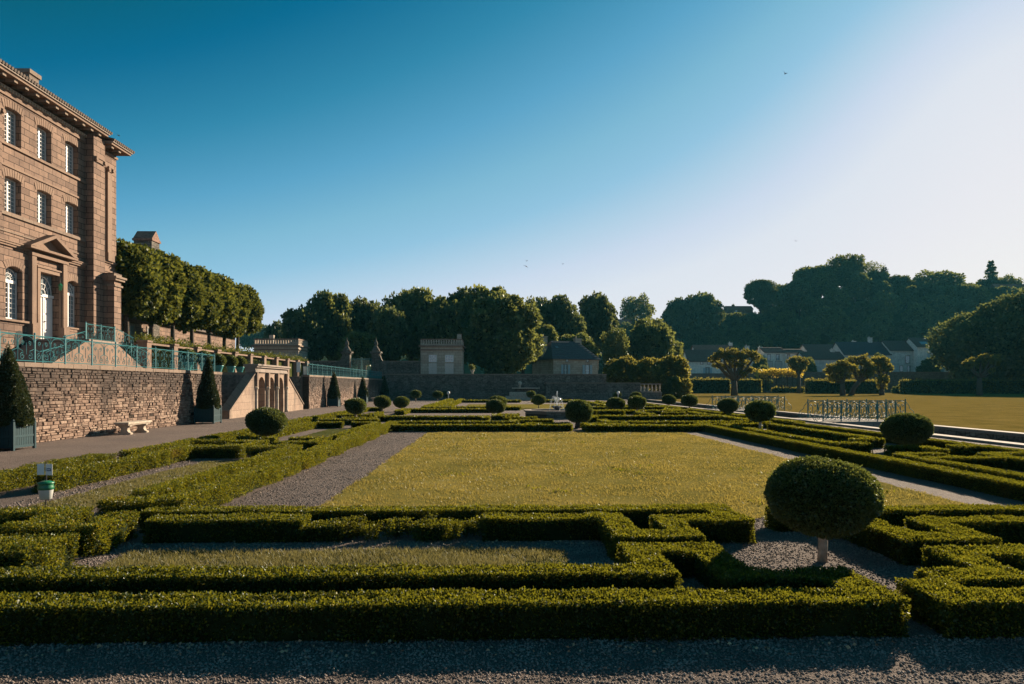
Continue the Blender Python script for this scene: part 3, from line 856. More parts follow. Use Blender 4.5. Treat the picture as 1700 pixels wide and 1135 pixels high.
BALLS = []
def ball_tree(x, y, rx, rz, zc, label, L, seed, src=None, trunk_r=0.05, mat='bark_pale', lean=0.0):
    if src is None:
        t = thing('ball_tree', label, 'topiary', (x, y, 0), group='clipped ball trees of the parterre')
        me = ball_mesh(rx, rz, L, seed)
        c = obj('crown', me, t); c.location = (0, 0, zc)
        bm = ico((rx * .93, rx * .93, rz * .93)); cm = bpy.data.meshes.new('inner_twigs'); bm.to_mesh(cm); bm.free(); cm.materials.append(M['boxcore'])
        i_ = obj('inner_twigs', cm, c)
        MB().tube([(0, 0, 0), (0.012, 0.004, zc * .3), (lean - .005, 0.0, zc * .55), (lean, 0, zc)], trunk_r * 1.12, 10, trunk_r * .9).build('trunk', M[mat], t, True)
    else:
        t = copy_tree(src, (x, y, 0), label=label)
        s = rx * .94 / src['rx']
        t.scale = (s, s, s); t.rotation_euler = (0, 0, seed * 1.3)
    t['rx'] = rx
    BALLS.append(t)
    return t

B1 = ball_tree(3.335, 6.9, 0.545, 0.39, 0.675, 'largest clipped ball tree on a pale trunk in the gravel at front right', 0.022, 1, trunk_r=0.043)
B2 = ball_tree(-7.0, 21.0, 0.585, 0.415, 0.70, 'ball tree on a thin trunk in front of the loggia', 0.045, 2, trunk_r=0.045)
B3 = ball_tree(11.3, 18.5, 0.605, 0.43, 0.62, 'wide ball tree beside the canal before the bridge railing', 0.042, 3, trunk_r=0.05)
B4 = ball_tree(-7.16, 35.1, 0.55, 0.40, 0.76, 'ball tree on a pale trunk before the second planter cone', 0.07, 4, trunk_r=0.05)
B5 = ball_tree(3.55, 29.1, 0.57, 0.50, 0.70, 'dark rounded ball on the axis in front of the fountain', 0.06, 5, trunk_r=0.16, mat='bark')
FAR = [(-7.33, 44.4, .58, 'ball tree right of the second far planter cone'),
       (-6.5, 47.3, .58, 'ball tree standing nearest left of the long end wall shadow'),
       (-9.0, 77, .66, 'left one of three small balls near the foot of the end wall'),
       (-6.8, 80, .66, 'middle one of three small balls near the foot of the end wall'),
       (-6.2, 89 - 4, .56, 'smallest ball at the end of the left row by the wall'),
       (0.0, 37.8, .58, 'ball tree on a bare trunk left of the fountain'),
       (0.1, 40.6, .60, 'ball half hidden behind the ball tree left of the fountain'),
       (3.4, 54, .60, 'ball directly left of the water jet'),
       (4.2, 81, .60, 'small ball under the niche of the end wall'),
       (7.35, 41.6, .60, 'taller one of the two balls right of the fountain'),
       (8.6, 41.4, .60, 'right one of the two balls right of the fountain'),
       (15.0, 84, .56, 'tiny ball in front of the end wall with a white lamp beside it'),
       (13.6, 66, .60, 'ball right of the tiny ball before the end wall'),
       (13.9, 54.5, .60, 'ball left of the canal coping below the round bush'),
       (13.4, 46.9, .60, 'ball tree on a thin trunk left of the first bridge railing'),
       (13.0, 37.9, .60, 'ball before the left end of the first bridge railing'),
       (10.55, 27.0, .61, 'ball between the two bridge railings')]
for i, (x, y, r, lab) in enumerate(FAR):
    ball_tree(x, y, r, 0, 0, lab, 0, i + 11, src=(B4 if i % 2 == 0 else B2))

# fallen leaves along the hedge feet and weeds in the lawn
def litter(name, spots, n, s, mat, label, cat):
    P = []
    for (x0, x1, y0, y1) in spots:
        k = n // len(spots)
        P.append(np.stack([x0 + (x1 - x0) * rng.random(k), y0 + (y1 - y0) * rng.random(k), 0.012 + 0.01 * rng.random(k)], 1))
    P = np.concatenate(P)
    V, Q = leaf_quads(P, np.tile(np.array([[1., 0, 0]]), (len(P), 1)) * np.sign(rng.random((len(P), 1)) - .5), s, outw=.6, wid=.4)
    V[:, 2] = np.clip(V[:, 2], 0.009, 0.035)
    return tag(obj(name, np_mesh(name, V, Q, None, M[mat])), label, cat, kind='stuff')
litter('fallen_leaves', [(-4, 1.2, 7.55, 7.86), (-4.1, -3.75, 9.2, 20), (-7.4, -7.1, 11.5, 17), (1.5, 3.2, 6.6, 7.7), (-3.5, 2.8, 4.5, 4.8)], 900, .028, 'litter', 'dry fallen leaves scattered along the feet of the hedges', 'leaf litter')
PW = []
for k in range(34):
    x, y = random.uniform(-2.3, 7.0), 9.6 + 16 * random.random() ** 1.3
    m_ = random.randint(10, 34)
    PW.append(np.stack([x + rng.normal(size=m_) * .13, y + rng.normal(size=m_) * .10, np.full(m_, .01)], 1))
PW = np.concatenate(PW)
V, Q = leaf_quads(PW, np.tile(np.array([[0, 0, 1.]]), (len(PW), 1)), .055, outw=.7, wid=.25)
tag(obj('weeds', np_mesh('weeds', V, Q, None, M['box'])), 'dark green weed patches growing in the central lawn', 'weeds', kind='stuff')

# ------------------------------------------------------------------ terraces on the left
TZ, UZ = 2.5, 4.5
WX = -14.4
structure('terrace', MB().box(-60, WX - 0.5, -20, 36.3, -0.2, TZ - .004).box(-60, -17.2, 36.3, 52.8, -0.2, TZ - .008).box(-60, WX - 0.5, 52.8, 88, -0.2, TZ - .012).box(-60, -4, 88.6, 140, -0.2, TZ - .016), M['gravel_court'])
structure('upper_terrace', MB().box(-60, -21.9, 43.8, 80, 2.0, UZ), M['strip'])


def rubble_wall(name, label, boxes, coping=None, mat='rubble', cat='wall', origin=(0, 0, 0)):
    t = thing(name, label, cat, origin)
    m = MB()
    for b in boxes: m.box(*[v - origin[i // 2] for i, v in enumerate(b)])
    m.build('masonry', M[mat], t)
    if coping:
        c = MB()
        for b in coping: c.box(*[v - origin[i // 2] for i, v in enumerate(b)])
        c.build('coping', M['coping_dark'], t)
    return t
M['coping_dark'] = stone_mat('weathered coping and eave shade', 0.8, 3.0, (0.24, 0.18, 0.14), (0.18, 0.135, 0.11), (0.06, 0.05, 0.04), 0.012, stain=0.5, bump=0.5)  # worn copings; on the chateau cornice its dark tone paints the eave shade
def stone_face(y0, y1, z0, z1, x, seed):
    """courses of single rough stones standing proud of the dark joints"""
    r = random.Random(seed); m = MB(); z = z0
    while z < z1 - .03:
        h = min(r.uniform(.055, .13), z1 - z); y = y0
        while y < y1 - .05:
            w = min(r.uniform(.10, .36) * (1 if h < .1 else 1.2), y1 - y)
            if r.random() > .018:
                g_ = r.uniform(.005, .013); d = r.uniform(-.012, .028)
                if w > .24 and h > .1 and r.random() < .25:      # two thin stones in place of one
                    parts = [(z, h * .5), (z + h * .5, h * .5)]
                else: parts = [(z, h)]
                for (zz, hh) in parts:
                    q = [(y + g_ + r.uniform(-.012, .012), zz + g_ + r.uniform(-.008, .008)), (y + w - g_ + r.uniform(-.012, .012), zz + g_ + r.uniform(-.008, .008)),
                         (y + w - g_ + r.uniform(-.014, .014), zz + hh - g_ * .6 + r.uniform(-.008, .008)), (y + g_ + r.uniform(-.014, .014), zz + hh - g_ * .6 + r.uniform(-.008, .008))]
                    cy_, cz_ = y + w / 2, zz + hh / 2
                    b0 = len(m.v)
                    for (a, c) in q: m.v.append((x - .05, a, c))
                    for (a, c) in q: m.v.append((x + d - .006 + r.uniform(-.006, .006), a, c))
                    for (a, c) in q: m.v.append((x + d + .008 + r.uniform(-.008, .008), a + (cy_ - a) * .16, c + (cz_ - c) * .2))
                    for i in range(4):
                        j = (i + 1) % 4
                        m.f.append((b0 + i, b0 + j, b0 + 4 + j, b0 + 4 + i)); m.f.append((b0 + 4 + i, b0 + 4 + j, b0 + 8 + j, b0 + 8 + i))
                    m.f.append((b0 + 8, b0 + 9, b0 + 10, b0 + 11))
            y += w
        z += h
    return m
for (ya_, yb_, zt_, lab_, sd_) in ((8.0, 36.2, TZ - .12, 'tall rubble retaining wall behind the stone bench and planters', 3), (53.0, 88.0, TZ, 'farther rubble retaining wall beyond the loggia with pointed shadows on it', 4)):
    t = thing('retaining_wall', lab_, 'wall', (WX, ya_, 0))
    MB().box(-.55, -.02, 0, yb_ - ya_, -.1, zt_ - .005).build('mortar_body', M['mortar'], t)
    k_ = MB(); k_.box(-17.2 - WX, -.56, (yb_ if sd_ == 3 else ya_) - ya_ - .5, (yb_ if sd_ == 3 else ya_) - ya_ - .03 + (.5 if sd_ == 4 else 0), -.1, zt_ - .01).build('return_wall', M['rubble_far'], t)
    stone_face(0, yb_ - ya_, 0, zt_, 0, sd_).build('stonework', M['wall_stones'], t)
    y_ = 0; r_ = random.Random(sd_)
    cp = MB()
    while y_ < yb_ - ya_:
        w_ = min(r_.uniform(.6, 1.1), yb_ - ya_ - y_); dz_ = r_.uniform(-.006, .006)
        cp.box(-.6, .045 + r_.uniform(-.008, .008), y_ + .006, y_ + w_ - .006, zt_ + .001, zt_ + .135 + dz_); y_ += w_
    cp.build('coping', M['coping_dark'], t)
rubble_wall('recess_wall', 'dark back wall of the stair recess behind the loggia', [(-17.25, -17.2, 36.2, 53.0, -.1, TZ - .02)], mat='rubble_far', origin=(-17.2, 45, 0))

# loggia stair: stringer walls, three arches, two flights
lg = thing('loggia', 'three arched stone loggia between two sloping stair parapets', 'loggia', (WX, 44.3, 0))
LO = 44.3
def lx(y): return y - LO
m = MB()
m.prism([(lx(37.3), 0), (lx(41.2), 0), (lx(41.2), 2.5), (lx(37.3), .36)], 'x', -.45, .0)
m.build('stair_parapet', M['loggia'], lg)
m = MB()
m.prism([(lx(47.4), 0), (lx(51.4), 0), (lx(51.4), .36), (lx(47.4), 2.5)], 'x', -.45, .0)
m.build('stair_parapet', M['loggia'], lg)
m = MB()
m.prism([(lx(37.2), .36), (lx(37.2), .46), (lx(41.2), 2.6), (lx(41.2), 2.5)], 'x', -.5, .05); m.build('parapet_coping', M['coping_dark'], lg)
m = MB(); m.prism([(lx(47.4), 2.5), (lx(47.4), 2.6), (lx(51.5), .46), (lx(51.5), .36)], 'x', -.5, .05); m.build('parapet_coping', M['coping_dark'], lg)
# arcade front with arched openings
arc = MB()
ya, yb = lx(41.2), lx(47.4)
cen = [lx(42.5), lx(44.35), lx(46.2)]; hw, spring, top = .62, 1.72, 2.62
def arcade(m, x0, x1):
    edges = [ya] + [c + s * hw for c in cen for s in (-1, 1)] + [yb]
    for k in range(0, len(edges), 2):
        m.box(x0, x1, edges[k], edges[k + 1], 0, spring)
    n = 10
    e2 = [ya] + [(cen[0] + cen[1]) / 2, (cen[1] + cen[2]) / 2] + [yb]
    for i, c in enumerate(cen):
        pts = [(c + hw * math.cos(math.pi * k / n), spring + hw * math.sin(math.pi * k / n)) for k in range(n + 1)]
        R_ = [(e2[i + 1], spring), (e2[i + 1], top)]
        for k in range(n):
            p, q = pts[k], pts[k + 1]
            pt, qt = (p[0] if k else e2[i + 1], top), (q[0] if k < n - 1 else e2[i], top)
            pl = p if k else p; 
            poly = [p, pt, qt, q]
            if k == 0: poly = [p, (e2[i + 1], spring), (e2[i + 1], top), (q[0], top), q]
            elif k == n - 1: poly = [p, (p[0], top), (e2[i], top), (e2[i], spring), q]
            else: poly = [p, (p[0], top), (q[0], top), q]
            m.prism(poly[::-1], 'x', x0, x1)
arcade(arc, -.5, -.05)
arc.build('arcade', M['loggia'], lg)
for y in (ya + .12, (cen[0] + cen[1]) / 2, (cen[1] + cen[2]) / 2, yb - .12):
    c = MB(); c.lathe([(.14, 0), (.14, .1), (.1, .16), (.095, 1.5), (.10, 1.56), (.15, 1.62), (.15, 1.72)], .02, y, 12)
    c.build('column', M['white_stone'], lg, True)
    p = MB(); p.box(-.02, .14, y - .12, y + .12, 1.74, 2.60); p.build('pilaster', M['loggia'], lg)
m = MB(); m.box(-.6, .06, ya - .04, yb + .04, 2.62, 2.72).box(-.62, .16, ya - .1, yb + .1, 2.90, 3.0).box(-.64, .24, ya - .16, yb + .16, 3.0, 3.1).box(-.58, .03, ya, yb, 2.72, 2.90)
m.build('cornice', M['coping'], lg)
MB().box(-2.75, -2.68, ya, yb, 0, 2.4).build('back_wall', M['loggia'], lg)
MB().box(-2.74, -.5, ya + .02, yb - .02, 2.38, 2.6).build('landing', M['coping_dark'], lg)
for (y0, y1) in ((37.4, 41.2), (51.3, 47.4)):
    st = MB(); n = 13
    for k in range(n):
        a = y0 + (y1 - y0) * k / n; b = y1
        st.box(-2.76, -.46, lx(min(a, b)), lx(max(a, b)), 2.45 * k / n, 2.45 * (k + 1) / n)
    st.build('stair_flight', M['dark_stone'], lg)

# ------------------------------------------------------------------ wrought iron railings
def spiral(cx, cz, r, a0, turns, d, n=16):
    return [(cx + r * (1 - .8 * i / n) * math.cos(a0 + d * 2 * math.pi * turns * i / n), cz + r * (1 - .8 * i / n) * math.sin(a0 + d * 2 * math.pi * turns * i / n)) for i in range(n + 1)]

def scroll_panel(w, h, simple=False):
    """one bay in the local x-z plane, standing on z=0"""
    m = MB(); r = .011 if h < .94 else .017
    def T(p, rr=r): m.tube([(x, 0, z) for x, z in p], rr, 4)
    T([(0, h), (w, h)], .018); T([(0, .06), (w, .06)], .014)
    T([(w / 2, .06), (w / 2, h)], .012)
    for hx in (0, w / 2):
        c = hx + w / 4; a = w / 4 - .03
        T([(c + a * math.cos(t), h - .22 + .2 * math.sin(t)) for t in [math.pi * k / 8 for k in range(9)]])
        for s in (-1, 1):
            T([(c + s * a, h - .22), (c + s * a, .5 * h), (c + s * a * .45, .42 * h), (c + s * a * .45, .30 * h)])
            T([(x, z) for x, z in spiral(c + s * a * .5, .2, .115, math.pi / 2, 1.3, -s)])
            T([(x, z) for x, z in spiral(c + s * a * .42, h - .24, .075, -math.pi / 2, 1.2, s)])
        T([(c, .3 * h), (c, .72 * h)])
    return m.mesh('scroll_panel', M['iron'])

def railing(label, p0, p1, n, h=.86, slope=None, name='iron_railing'):
    """straight run from p0 to p1 in n bays"""
    p0, p1 = Vector(p0), Vector(p1)
    d = p1 - p0; w = Vector((d.x, d.y, 0)).length / n
    t = thing(name, label, 'railing', p0, math.atan2(d.y, d.x))
    pm = scroll_panel(w, h)
    post = MB().box(-.02, .02, -.02, .02, 0, h + .03).lathe([(.02, h + .03), (.034, h + .06), (.02, h + .09), (.004, h + .1)], 0, 0, 8).mesh('post', M['iron'])
    for i in range(n + 1):
        o = obj('post', post, t); o.location = (w * i, 0, d.z * i / n)
        if i < n:
            q = obj('scroll_panel', pm, t); q.location = (w * i, 0, d.z * i / n)
            if d.z:
                q.matrix_local = Matrix(((1, 0, 0, w * i), (0, 1, 0, 0), (d.z / n / w, 0, 1, d.z * i / n), (0, 0, 0, 1)))
    return t
railing('teal scrolled railing along the top of the tall retaining wall', (WX - .2, 2.0, TZ + .02), (WX - .2, 35.8, TZ + .02), 22)
railing('long teal railing on the farther retaining wall running to the corner', (WX - .2, 53.2, TZ + .12), (WX - .2, 87.6, TZ + .12), 22, .88)
railing('short teal railing above the stairwell behind the loggia', (-17.3, 47.6, TZ), (-17.3, 53.6, TZ), 4, .8)
railing('return piece of teal railing at the head of the left loggia stair', (WX - .3, 36.0, TZ), (-16.9, 36.0, TZ), 2)

# ------------------------------------------------------------------ the chateau
FX = -24.0
ch = thing('chateau', 'tall three storey chateau of tan cut stone with white windows', 'mansion', (FX, 37.2, TZ))
CY, CZ = 37.2, TZ
def L(x, y, z): return (x - FX, y - CY, z - CZ)

def facade(m, x, y0, y1, z0, z1, ops, depth):
    """front face at x (facing +X) with openings (ya,yb,za,zb,rise): arched heads when rise>0"""
    ys = sorted({y0, y1} | {v for o in ops for v in o[:2]}); zs = sorted({z0, z1} | {v for o in ops for v in o[2:4]})
    for a, b in zip(ys, ys[1:]):
        for c, d in zip(zs, zs[1:]):
            if any(o[0] < (a + b) / 2 < o[1] and o[2] < (c + d) / 2 < o[3] for o in ops): continue
            m.poly([L(x, a, c), L(x, b, c), L(x, b, d), L(x, a, d)])
    for (a, b, c, d, rise) in ops:
        xi = x - depth
        n = 10
        if rise > 0:
            cy = (a + b) / 2; hw_ = (b - a) / 2
            Rr = (hw_ * hw_ + rise * rise) / (2 * rise); zc = d - Rr
            t0 = math.asin(min(1, hw_ / Rr))
            arcp = [(cy + Rr * math.sin(-t0 + 2 * t0 * k / n), zc + Rr * math.cos(-t0 + 2 * t0 * k / n)) for k in range(n + 1)]
            for k in range(n):
                p, q = arcp[k], arcp[k + 1]
                m.poly([L(x, p[0], p[1]), L(x, q[0], q[1]), L(x, q[0], d + 1e-4), L(x, p[0], d + 1e-4)])
                m.poly([L(x, p[0], p[1]), L(xi, p[0], p[1]), L(xi, q[0], q[1]), L(x, q[0], q[1])])
            zt = d - rise
        else:
            zt = d
            m.poly([L(x, a, d), L(xi, a, d), L(xi, b, d), L(x, b, d)])
        m.poly([L(x, a, c), L(x, a, zt), L(xi, a, zt), L(xi, a, c)])
        m.poly([L(x, b, c), L(xi, b, c), L(xi, b, zt), L(x, b, zt)])
        m.poly([L(x, a, c), L(xi, a, c), L(xi, b, c), L(x, b, c)])

BAYS = [(31.6, 32.78), (33.95, 35.12), (36.31, 37.47), (38.64, 39.83)]
ops = []
for (a, b) in BAYS:
    ops.append((a, b, 13.74, 15.53, .04)); ops.append((a, b, 10.36, 12.13, .04))
G = [(31.65, 32.85), (34.02, 35.22), (38.77, 39.95)]
for (a, b) in G: ops.append((a, b, 5.1, 7.74, .22))
ops.append((36.45, 38.1, 4.12, 7.8, 0))
m = MB()
facade(m, FX, 24.0, 40.42, TZ, 16.2, ops, .36)
m.poly([L(FX, 24, TZ), L(FX, 24, 16.9), L(FX - 13, 24, 16.9), L(FX - 13, 24, TZ)])
m.build('wall', M['ashlar'], ch)
MB().box(FX + .18 - FX, .55 - .0, 40.40 - CY, 41.55 - CY, 0, 16.2 - CZ).build('corner_pier', M['ashlar'], ch) if False else None
MB().box(-.6, .55, 40.40 - CY, 41.55 - CY, 0, 16.46 - CZ).build('projecting_bay', M['ashlar'], ch)
MB().box(-12.9, .12, 41.54 - CY, 43.55 - CY, 0, 16.45 - CZ).build('corner_wing', M['ashlar'], ch)
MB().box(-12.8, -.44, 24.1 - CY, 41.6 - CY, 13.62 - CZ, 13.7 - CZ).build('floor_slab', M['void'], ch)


def capital(y0, y1, x, z):
    m = MB(); m.box(x - .02 - FX, x + .1 - FX, y0 - .04 - CY, y1 + .04 - CY, z + .22 - CZ, z + .3 - CZ)
    m.box(x - .02 - FX, x + .05 - FX, y0 - CY, y1 - CY, z - CZ, z + .22 - CZ)
    for yy in (y0, y1):
        m.prism([(yy - CY + .11 * math.cos(t), z + .13 - CZ + .11 * math.sin(t)) for t in [math.pi * 2 * k / 10 for k in range(10)]], 'x', x - FX - .05, x - FX + .13)
    return m.build('capital', M['trim'], ch)
MB().box(.13 - .05, .24, 42.42 - CY, 42.88 - CY, 9.95 - CZ, 15.1 - CZ).build('pilaster', M['trim'], ch)
capital(42.42, 42.88, FX + .24, 14.95)
MB().box(0, .34, 42.3 - CY, 43.0 - CY, 9.45 - CZ, 9.95 - CZ).build('pilaster_base', M['trim'], ch)
capital(40.55, 41.4, FX + .57, 14.95)
MB().box(.0, .12, 33.25 - CY, 33.6 - CY, 9.95 - CZ, 15.0 - CZ).build('pilaster', M['ashlar'], ch); capital(33.25, 33.6, FX + .12, 14.95)


def moulding(z, dz, proj, y0=24.0, y1=40.41, x=FX, mat='trim', name='moulding'):
    return MB().box(x - .05 - FX, x + proj - FX, y0 - CY, y1 - CY, z - CZ, z + dz - CZ).build(name, M[mat], ch)
moulding(13.58, .13, .10); moulding(12.56, .10, .06); moulding(10.16, .16, .10, mat='coping_dark'); moulding(9.35, .07, .05, mat='coping_dark')
moulding(8.78, .10, .16); moulding(8.68, .09, .10); moulding(8.88, .05, .20)
moulding(4.98, .10, .14, y1=36.2); moulding(16.0, .12, .08); moulding(16.12, .2, .05, name='frieze')
for z, dz, p in ((8.78, .1, .12), (8.68, .08, .08), (9.35, .12, .1), (16.0, .12, .08)):
    moulding(z, dz, p, 41.56, 43.6, FX + .12)
# modillion cornice with dentils and tiles
def cornice(y0, y1, x, z, end=True):
    m = MB()
    yy0, yy1 = y0 - CY, y1 - CY; zz = z - CZ
    m.box(x - .4 - FX, x + .18 - FX, yy0, yy1 - .0, zz + .02, zz + .16)
    m.build('cornice_bed', M['trim'], ch)
    pr_ = [(yy1 - .1, zz + .30), (yy0 + .1, zz + .30)]; y = yy0 + .1      # toothed strip, one piece
    while y < yy1 - .3:
        pr_ += [(y, zz + .14), (y + .11, zz + .14), (y + .11, zz + .27), (y + .2, zz + .27)]; y += .2
    d = MB(); d.prism(pr_[::-1], 'x', x + .15 - FX, x + .27 - FX); d.build('dentil_course', M['white_stone'], ch)
    y = yy0 + .2; mm = MB().box(.17, .86, 0, .24, 0, .16).mesh('modillion', M['coping_dark'])  # modillions in darker stone: shade under the eaves put into the colour
    while y < yy1 - .2:
        o_ = obj('modillion', mm, ch); o_.location = (x - FX, y, zz + .36); y += .78
    MB().box(x - .4 - FX, x + .2 - FX, yy0, yy1 + .45 * end, zz + .3, zz + .37).build('cornice_bed', M['coping_dark'], ch)  # upper bed coloured dark too, as painted shade below the corona
    m = MB(); m.box(x - .4 - FX, x + .98 - FX, yy0, yy1 + .5 * end, zz + .525, zz + .66).build('corona', M['trim'], ch)
    MB().box(x - .4 - FX, x + 1.06 - FX, yy0, yy1 + .6 * end, zz + .66, zz + .73).build('gutter_moulding', M['coping'], ch)
    d = MB(); y = yy0
    while y < yy1 + .6 * end:
        d.tube([(x - .3 - FX, y + .09, zz + 1.17), (x + 1.12 - FX, y + .09, zz + .80)], .085, 6); y += .2
    d.build('eave_tiles', M['tile_dark'], ch)
cornice(24.0, 40.85, FX - .12, 16.12)
cornice(41.72, 43.4, FX - .12, 15.84)
rf = MB(); rf.poly([L(FX + .9, 24, 16.86), L(FX + .9, 41.6, 16.86), L(FX - 6, 39, 19.0), L(FX - 6, 24, 19.0)])
rf.poly([L(FX + .9, 41.6, 16.86), L(FX - 13, 41.6, 16.86), L(FX - 6, 39, 19.0)])
rf.poly([L(FX - 13, 41.6, 16.86), L(FX - 13, 24, 16.86), L(FX - 6, 24, 19.0), L(FX - 6, 39, 19.0)])
roof = rf.build('roof', M['tile_dark'], ch)
c = MB(); c.box(-5.5, -4.05, 41.75 - CY, 42.6 - CY, 15.8 - CZ, 20.6 - CZ); c.build('chimney', M['coping_dark'], roof)
c = MB(); c.box(-5.6, -3.95, 41.65 - CY, 42.7 - CY, 20.6 - CZ, 20.85 - CZ); c.build('chimney_cap', M['coping_dark'], roof)

# windows
def window(a, b, c, d, rise, fan=False):
    """white casement set back in the opening; panes behind the bars"""
    x = FX - .34; w = b - a
    fr = MB()
    A, B_, C, D = a - CY, b - CY, c - CZ, d - CZ
    X0, X1 = x - FX, x - FX + .05
    t = .05
    fr.box(X0, X1, A, A + t, C, D - rise); fr.box(X0, X1, B_ - t, B_, C, D - rise)
    fr.box(X0, X1 - .002, A + t, B_ - t, C, C + .1)
    zt = D - rise if not fan else D - .78
    fr.box(X0, X1 + .012, (A + B_) / 2 - .04, (A + B_) / 2 + .04, C + .1, zt - .04)
    fr.box(X0, X1 + .03 * fan, A + t, B_ - t, zt - .04, zt + (.12 if fan else .03))
    nr = 8 if not fan else 7
    for k in range(1, nr):
        z = C + .1 + (zt - C - .14) * k / nr
        fr.box(X0 + .01, X1 - .012, A + t, B_ - t, z - .012, z + .012)
    for s in (.27, .73):
        y = A + w * s
        fr.box(X0 + .01, X1 - .015, y - .012, y + .012, C + .1, zt - .04)
    if fan:
        cy, r = (A + B_) / 2, w / 2 - .03
        z0 = zt + .12
        for rr in (r, r * .62, r * .3):
            fr.tube([(X0 + .03, cy + rr * math.cos(q), z0 + rr * .96 * math.sin(q)) for q in [math.pi * k / 14 for k in range(15)]], .022, 5)
        for k in range(1, 8):
            q = math.pi * k / 8
            fr.tube([(X0 + .03, cy + r * .3 * math.cos(q), z0 + r * .29 * math.sin(q)), (X0 + .03, cy + r * math.cos(q), z0 + r * .96 * math.sin(q))], .016, 4)
    o = fr.build('window', M['white_paint'], ch)
    MB().box(X0 - .03, X0 - .01, A, B_, C, D).build('glass', M['glass'], o)
    si = MB(); si.box(X0, .06, A - .08, B_ + .08, C - .09, C - .005); si.build('sill', M['trim'], o)
    vo = MB(); cy = (A + B_) / 2; n = 9
    for k in range(n):
        am = .62 if fan else .36; q0 = -am + 2 * am * k / n + .008; q1 = -am + 2 * am * (k + 1) / n - .008
        Rr = w * (.86 if fan else 1.7); zc = D - Rr + .02
        p = [(cy + Rr * math.sin(q0), zc + Rr * math.cos(q0)), (cy + Rr * math.sin(q1), zc + Rr * math.cos(q1)),
             (cy + (Rr + .36) * math.sin(q1), zc + (Rr + .36) * math.cos(q1)), (cy + (Rr + .36) * math.sin(q0), zc + (Rr + .36) * math.cos(q0))]
        vo.prism(p[::-1], 'x', -.02, .022)
    vo.build('lintel_stones', M['trim'], o)
for (a, b) in BAYS:
    window(a, b, 13.74, 15.53, .04); window(a, b, 10.36, 12.13, .04)
for (a, b) in G: window(a, b, 5.1, 7.74, .22, True)

# door with surround and pediment
D0, D1 = 36.45 - CY, 38.1 - CY
dz = 4.12 - CZ
dr = MB(); dr.box(-.40, -.34, D0 + .02, D1 - .02, dz, dz + 2.45)
door = dr.build('door', M['white_paint'], ch)
pn = MB()
for s in (0, 1):
    y0 = D0 + .12 + s * .82
    for (z0, z1) in ((.15, .62), (.72, 1.5), (1.6, 2.3)):
        pn.box(-.345, -.315, y0, y0 + .58, dz + z0, dz + z1)
pn.box(-.345, -.30, (D0 + D1) / 2 - .03, (D0 + D1) / 2 + .03, dz, dz + 2.45)
pn.build('door_panels', M['white_paint'], door)
MB().lathe([(.03, 0), (.05, .03), (.03, .06)], -.27, (D0 + D1) / 2 + .08, 8).build('handle', M['metal_dark'], door).location = (0, 0, dz + 1.1)
fl = MB(); cy = (D0 + D1) / 2; zf = dz + 2.6; r = .72
fl.box(-.40, -.27, D0, D1, dz + 2.45, dz + 2.6)
for rr in (r, r * .6, r * .3):
    fl.tube([(-.36, cy + rr * math.cos(q), zf + rr * 1.3 * math.sin(q)) for q in [math.pi * k / 14 for k in range(15)]], .028, 5)
for k in range(1, 6):
    q = math.pi * k / 6
    fl.tube([(-.36, cy + r * .3 * math.cos(q), zf + r * .39 * math.sin(q)), (-.36, cy + r * 1.15 * math.cos(q), zf + r * 1.5 * math.sin(q))], .022, 4)
f_ = fl.build('fanlight', M['white_paint'], ch)
MB().box(-.43, -.41, D0, D1, dz + 2.4, 7.8 - CZ).build('glass', M['glass'], f_)
sr = MB()
sr.box(-.02, .10, D0 - .22, D0, dz, 7.8 - CZ); sr.box(-.02, .10, D1, D1 + .22, dz, 7.8 - CZ); sr.box(-.02, .10, D0 - .22, D1 + .22, 7.8 - CZ, 8.0 - CZ)
sr.box(-.02, .16, D0 - .32, D1 + .32, 8.0 - CZ, 8.08 - CZ)
sr.build('door_surround', M['trim'], ch)
cy = 37.06 - CY
for s in (-1, 1):
    y = cy + s * 1.27
    MB().box(-.02, .22, y - .17, y + .17, 4.15 - CZ, 8.5 - CZ).build('door_pilaster', M['trim'], ch)
    MB().box(-.02, .30, y - .24, y + .24, 4.13 - CZ, 4.98 - CZ).build('pilaster_base', M['trim'], ch)
MB().box(-.02, .26, cy - 1.5, cy + 1.5, 8.5 - CZ, 8.66 - CZ).build('door_frieze', M['trim'], ch)
pd = MB()
z0 = 8.93 - CZ
pd.box(-.02, .5, cy - 1.95, cy + 1.95, z0 - .12, z0)
for s in (-1, 1):
    p = [(cy + s * 2.0, z0), (cy, z0 + .92), (cy, z0 + .74), (cy + s * 1.55, z0)]
    pd.prism(p if s < 0 else p[::-1], 'x', .0, .52)
pd.build('pediment', M['trim'], ch)
MB().prism([(cy - 1.5, z0), (cy + 1.5, z0), (cy, z0 + .72)], 'x', -.01, .06).build('tympanum', M['trim'], ch)
MB().prism([(35.0 - CY + .35 * math.cos(q), 4.25 - CZ + (.32 * math.sin(q) if q <= math.pi else 0)) for q in [math.pi * k / 8 for k in range(9)]] + [(34.65 - CY, 3.7 - CZ), (35.35 - CY, 3.7 - CZ)], 'x', -.2, .012).build('cellar_opening', M['void'], ch)

# lantern by the door
ln = thing('wall_lantern', 'green metal lantern hanging beside the white door', 'lantern', (FX + .3, 37.75, 7.0))
MB().tube([(-.2, 0, .5), (.0, 0, .55), (.0, 0, .36)], .012, 5).build('bracket', M['metal_dark'], ln)
MB().lathe([(.03, .38), (.13, .26), (.14, .24)], 0, 0, 6).build('cap', M['green_plastic'], ln)
MB().lathe([(.11, .24), (.07, 0), (.02, -.04)], 0, 0, 6).build('glass_body', M['green_plastic'], ln)

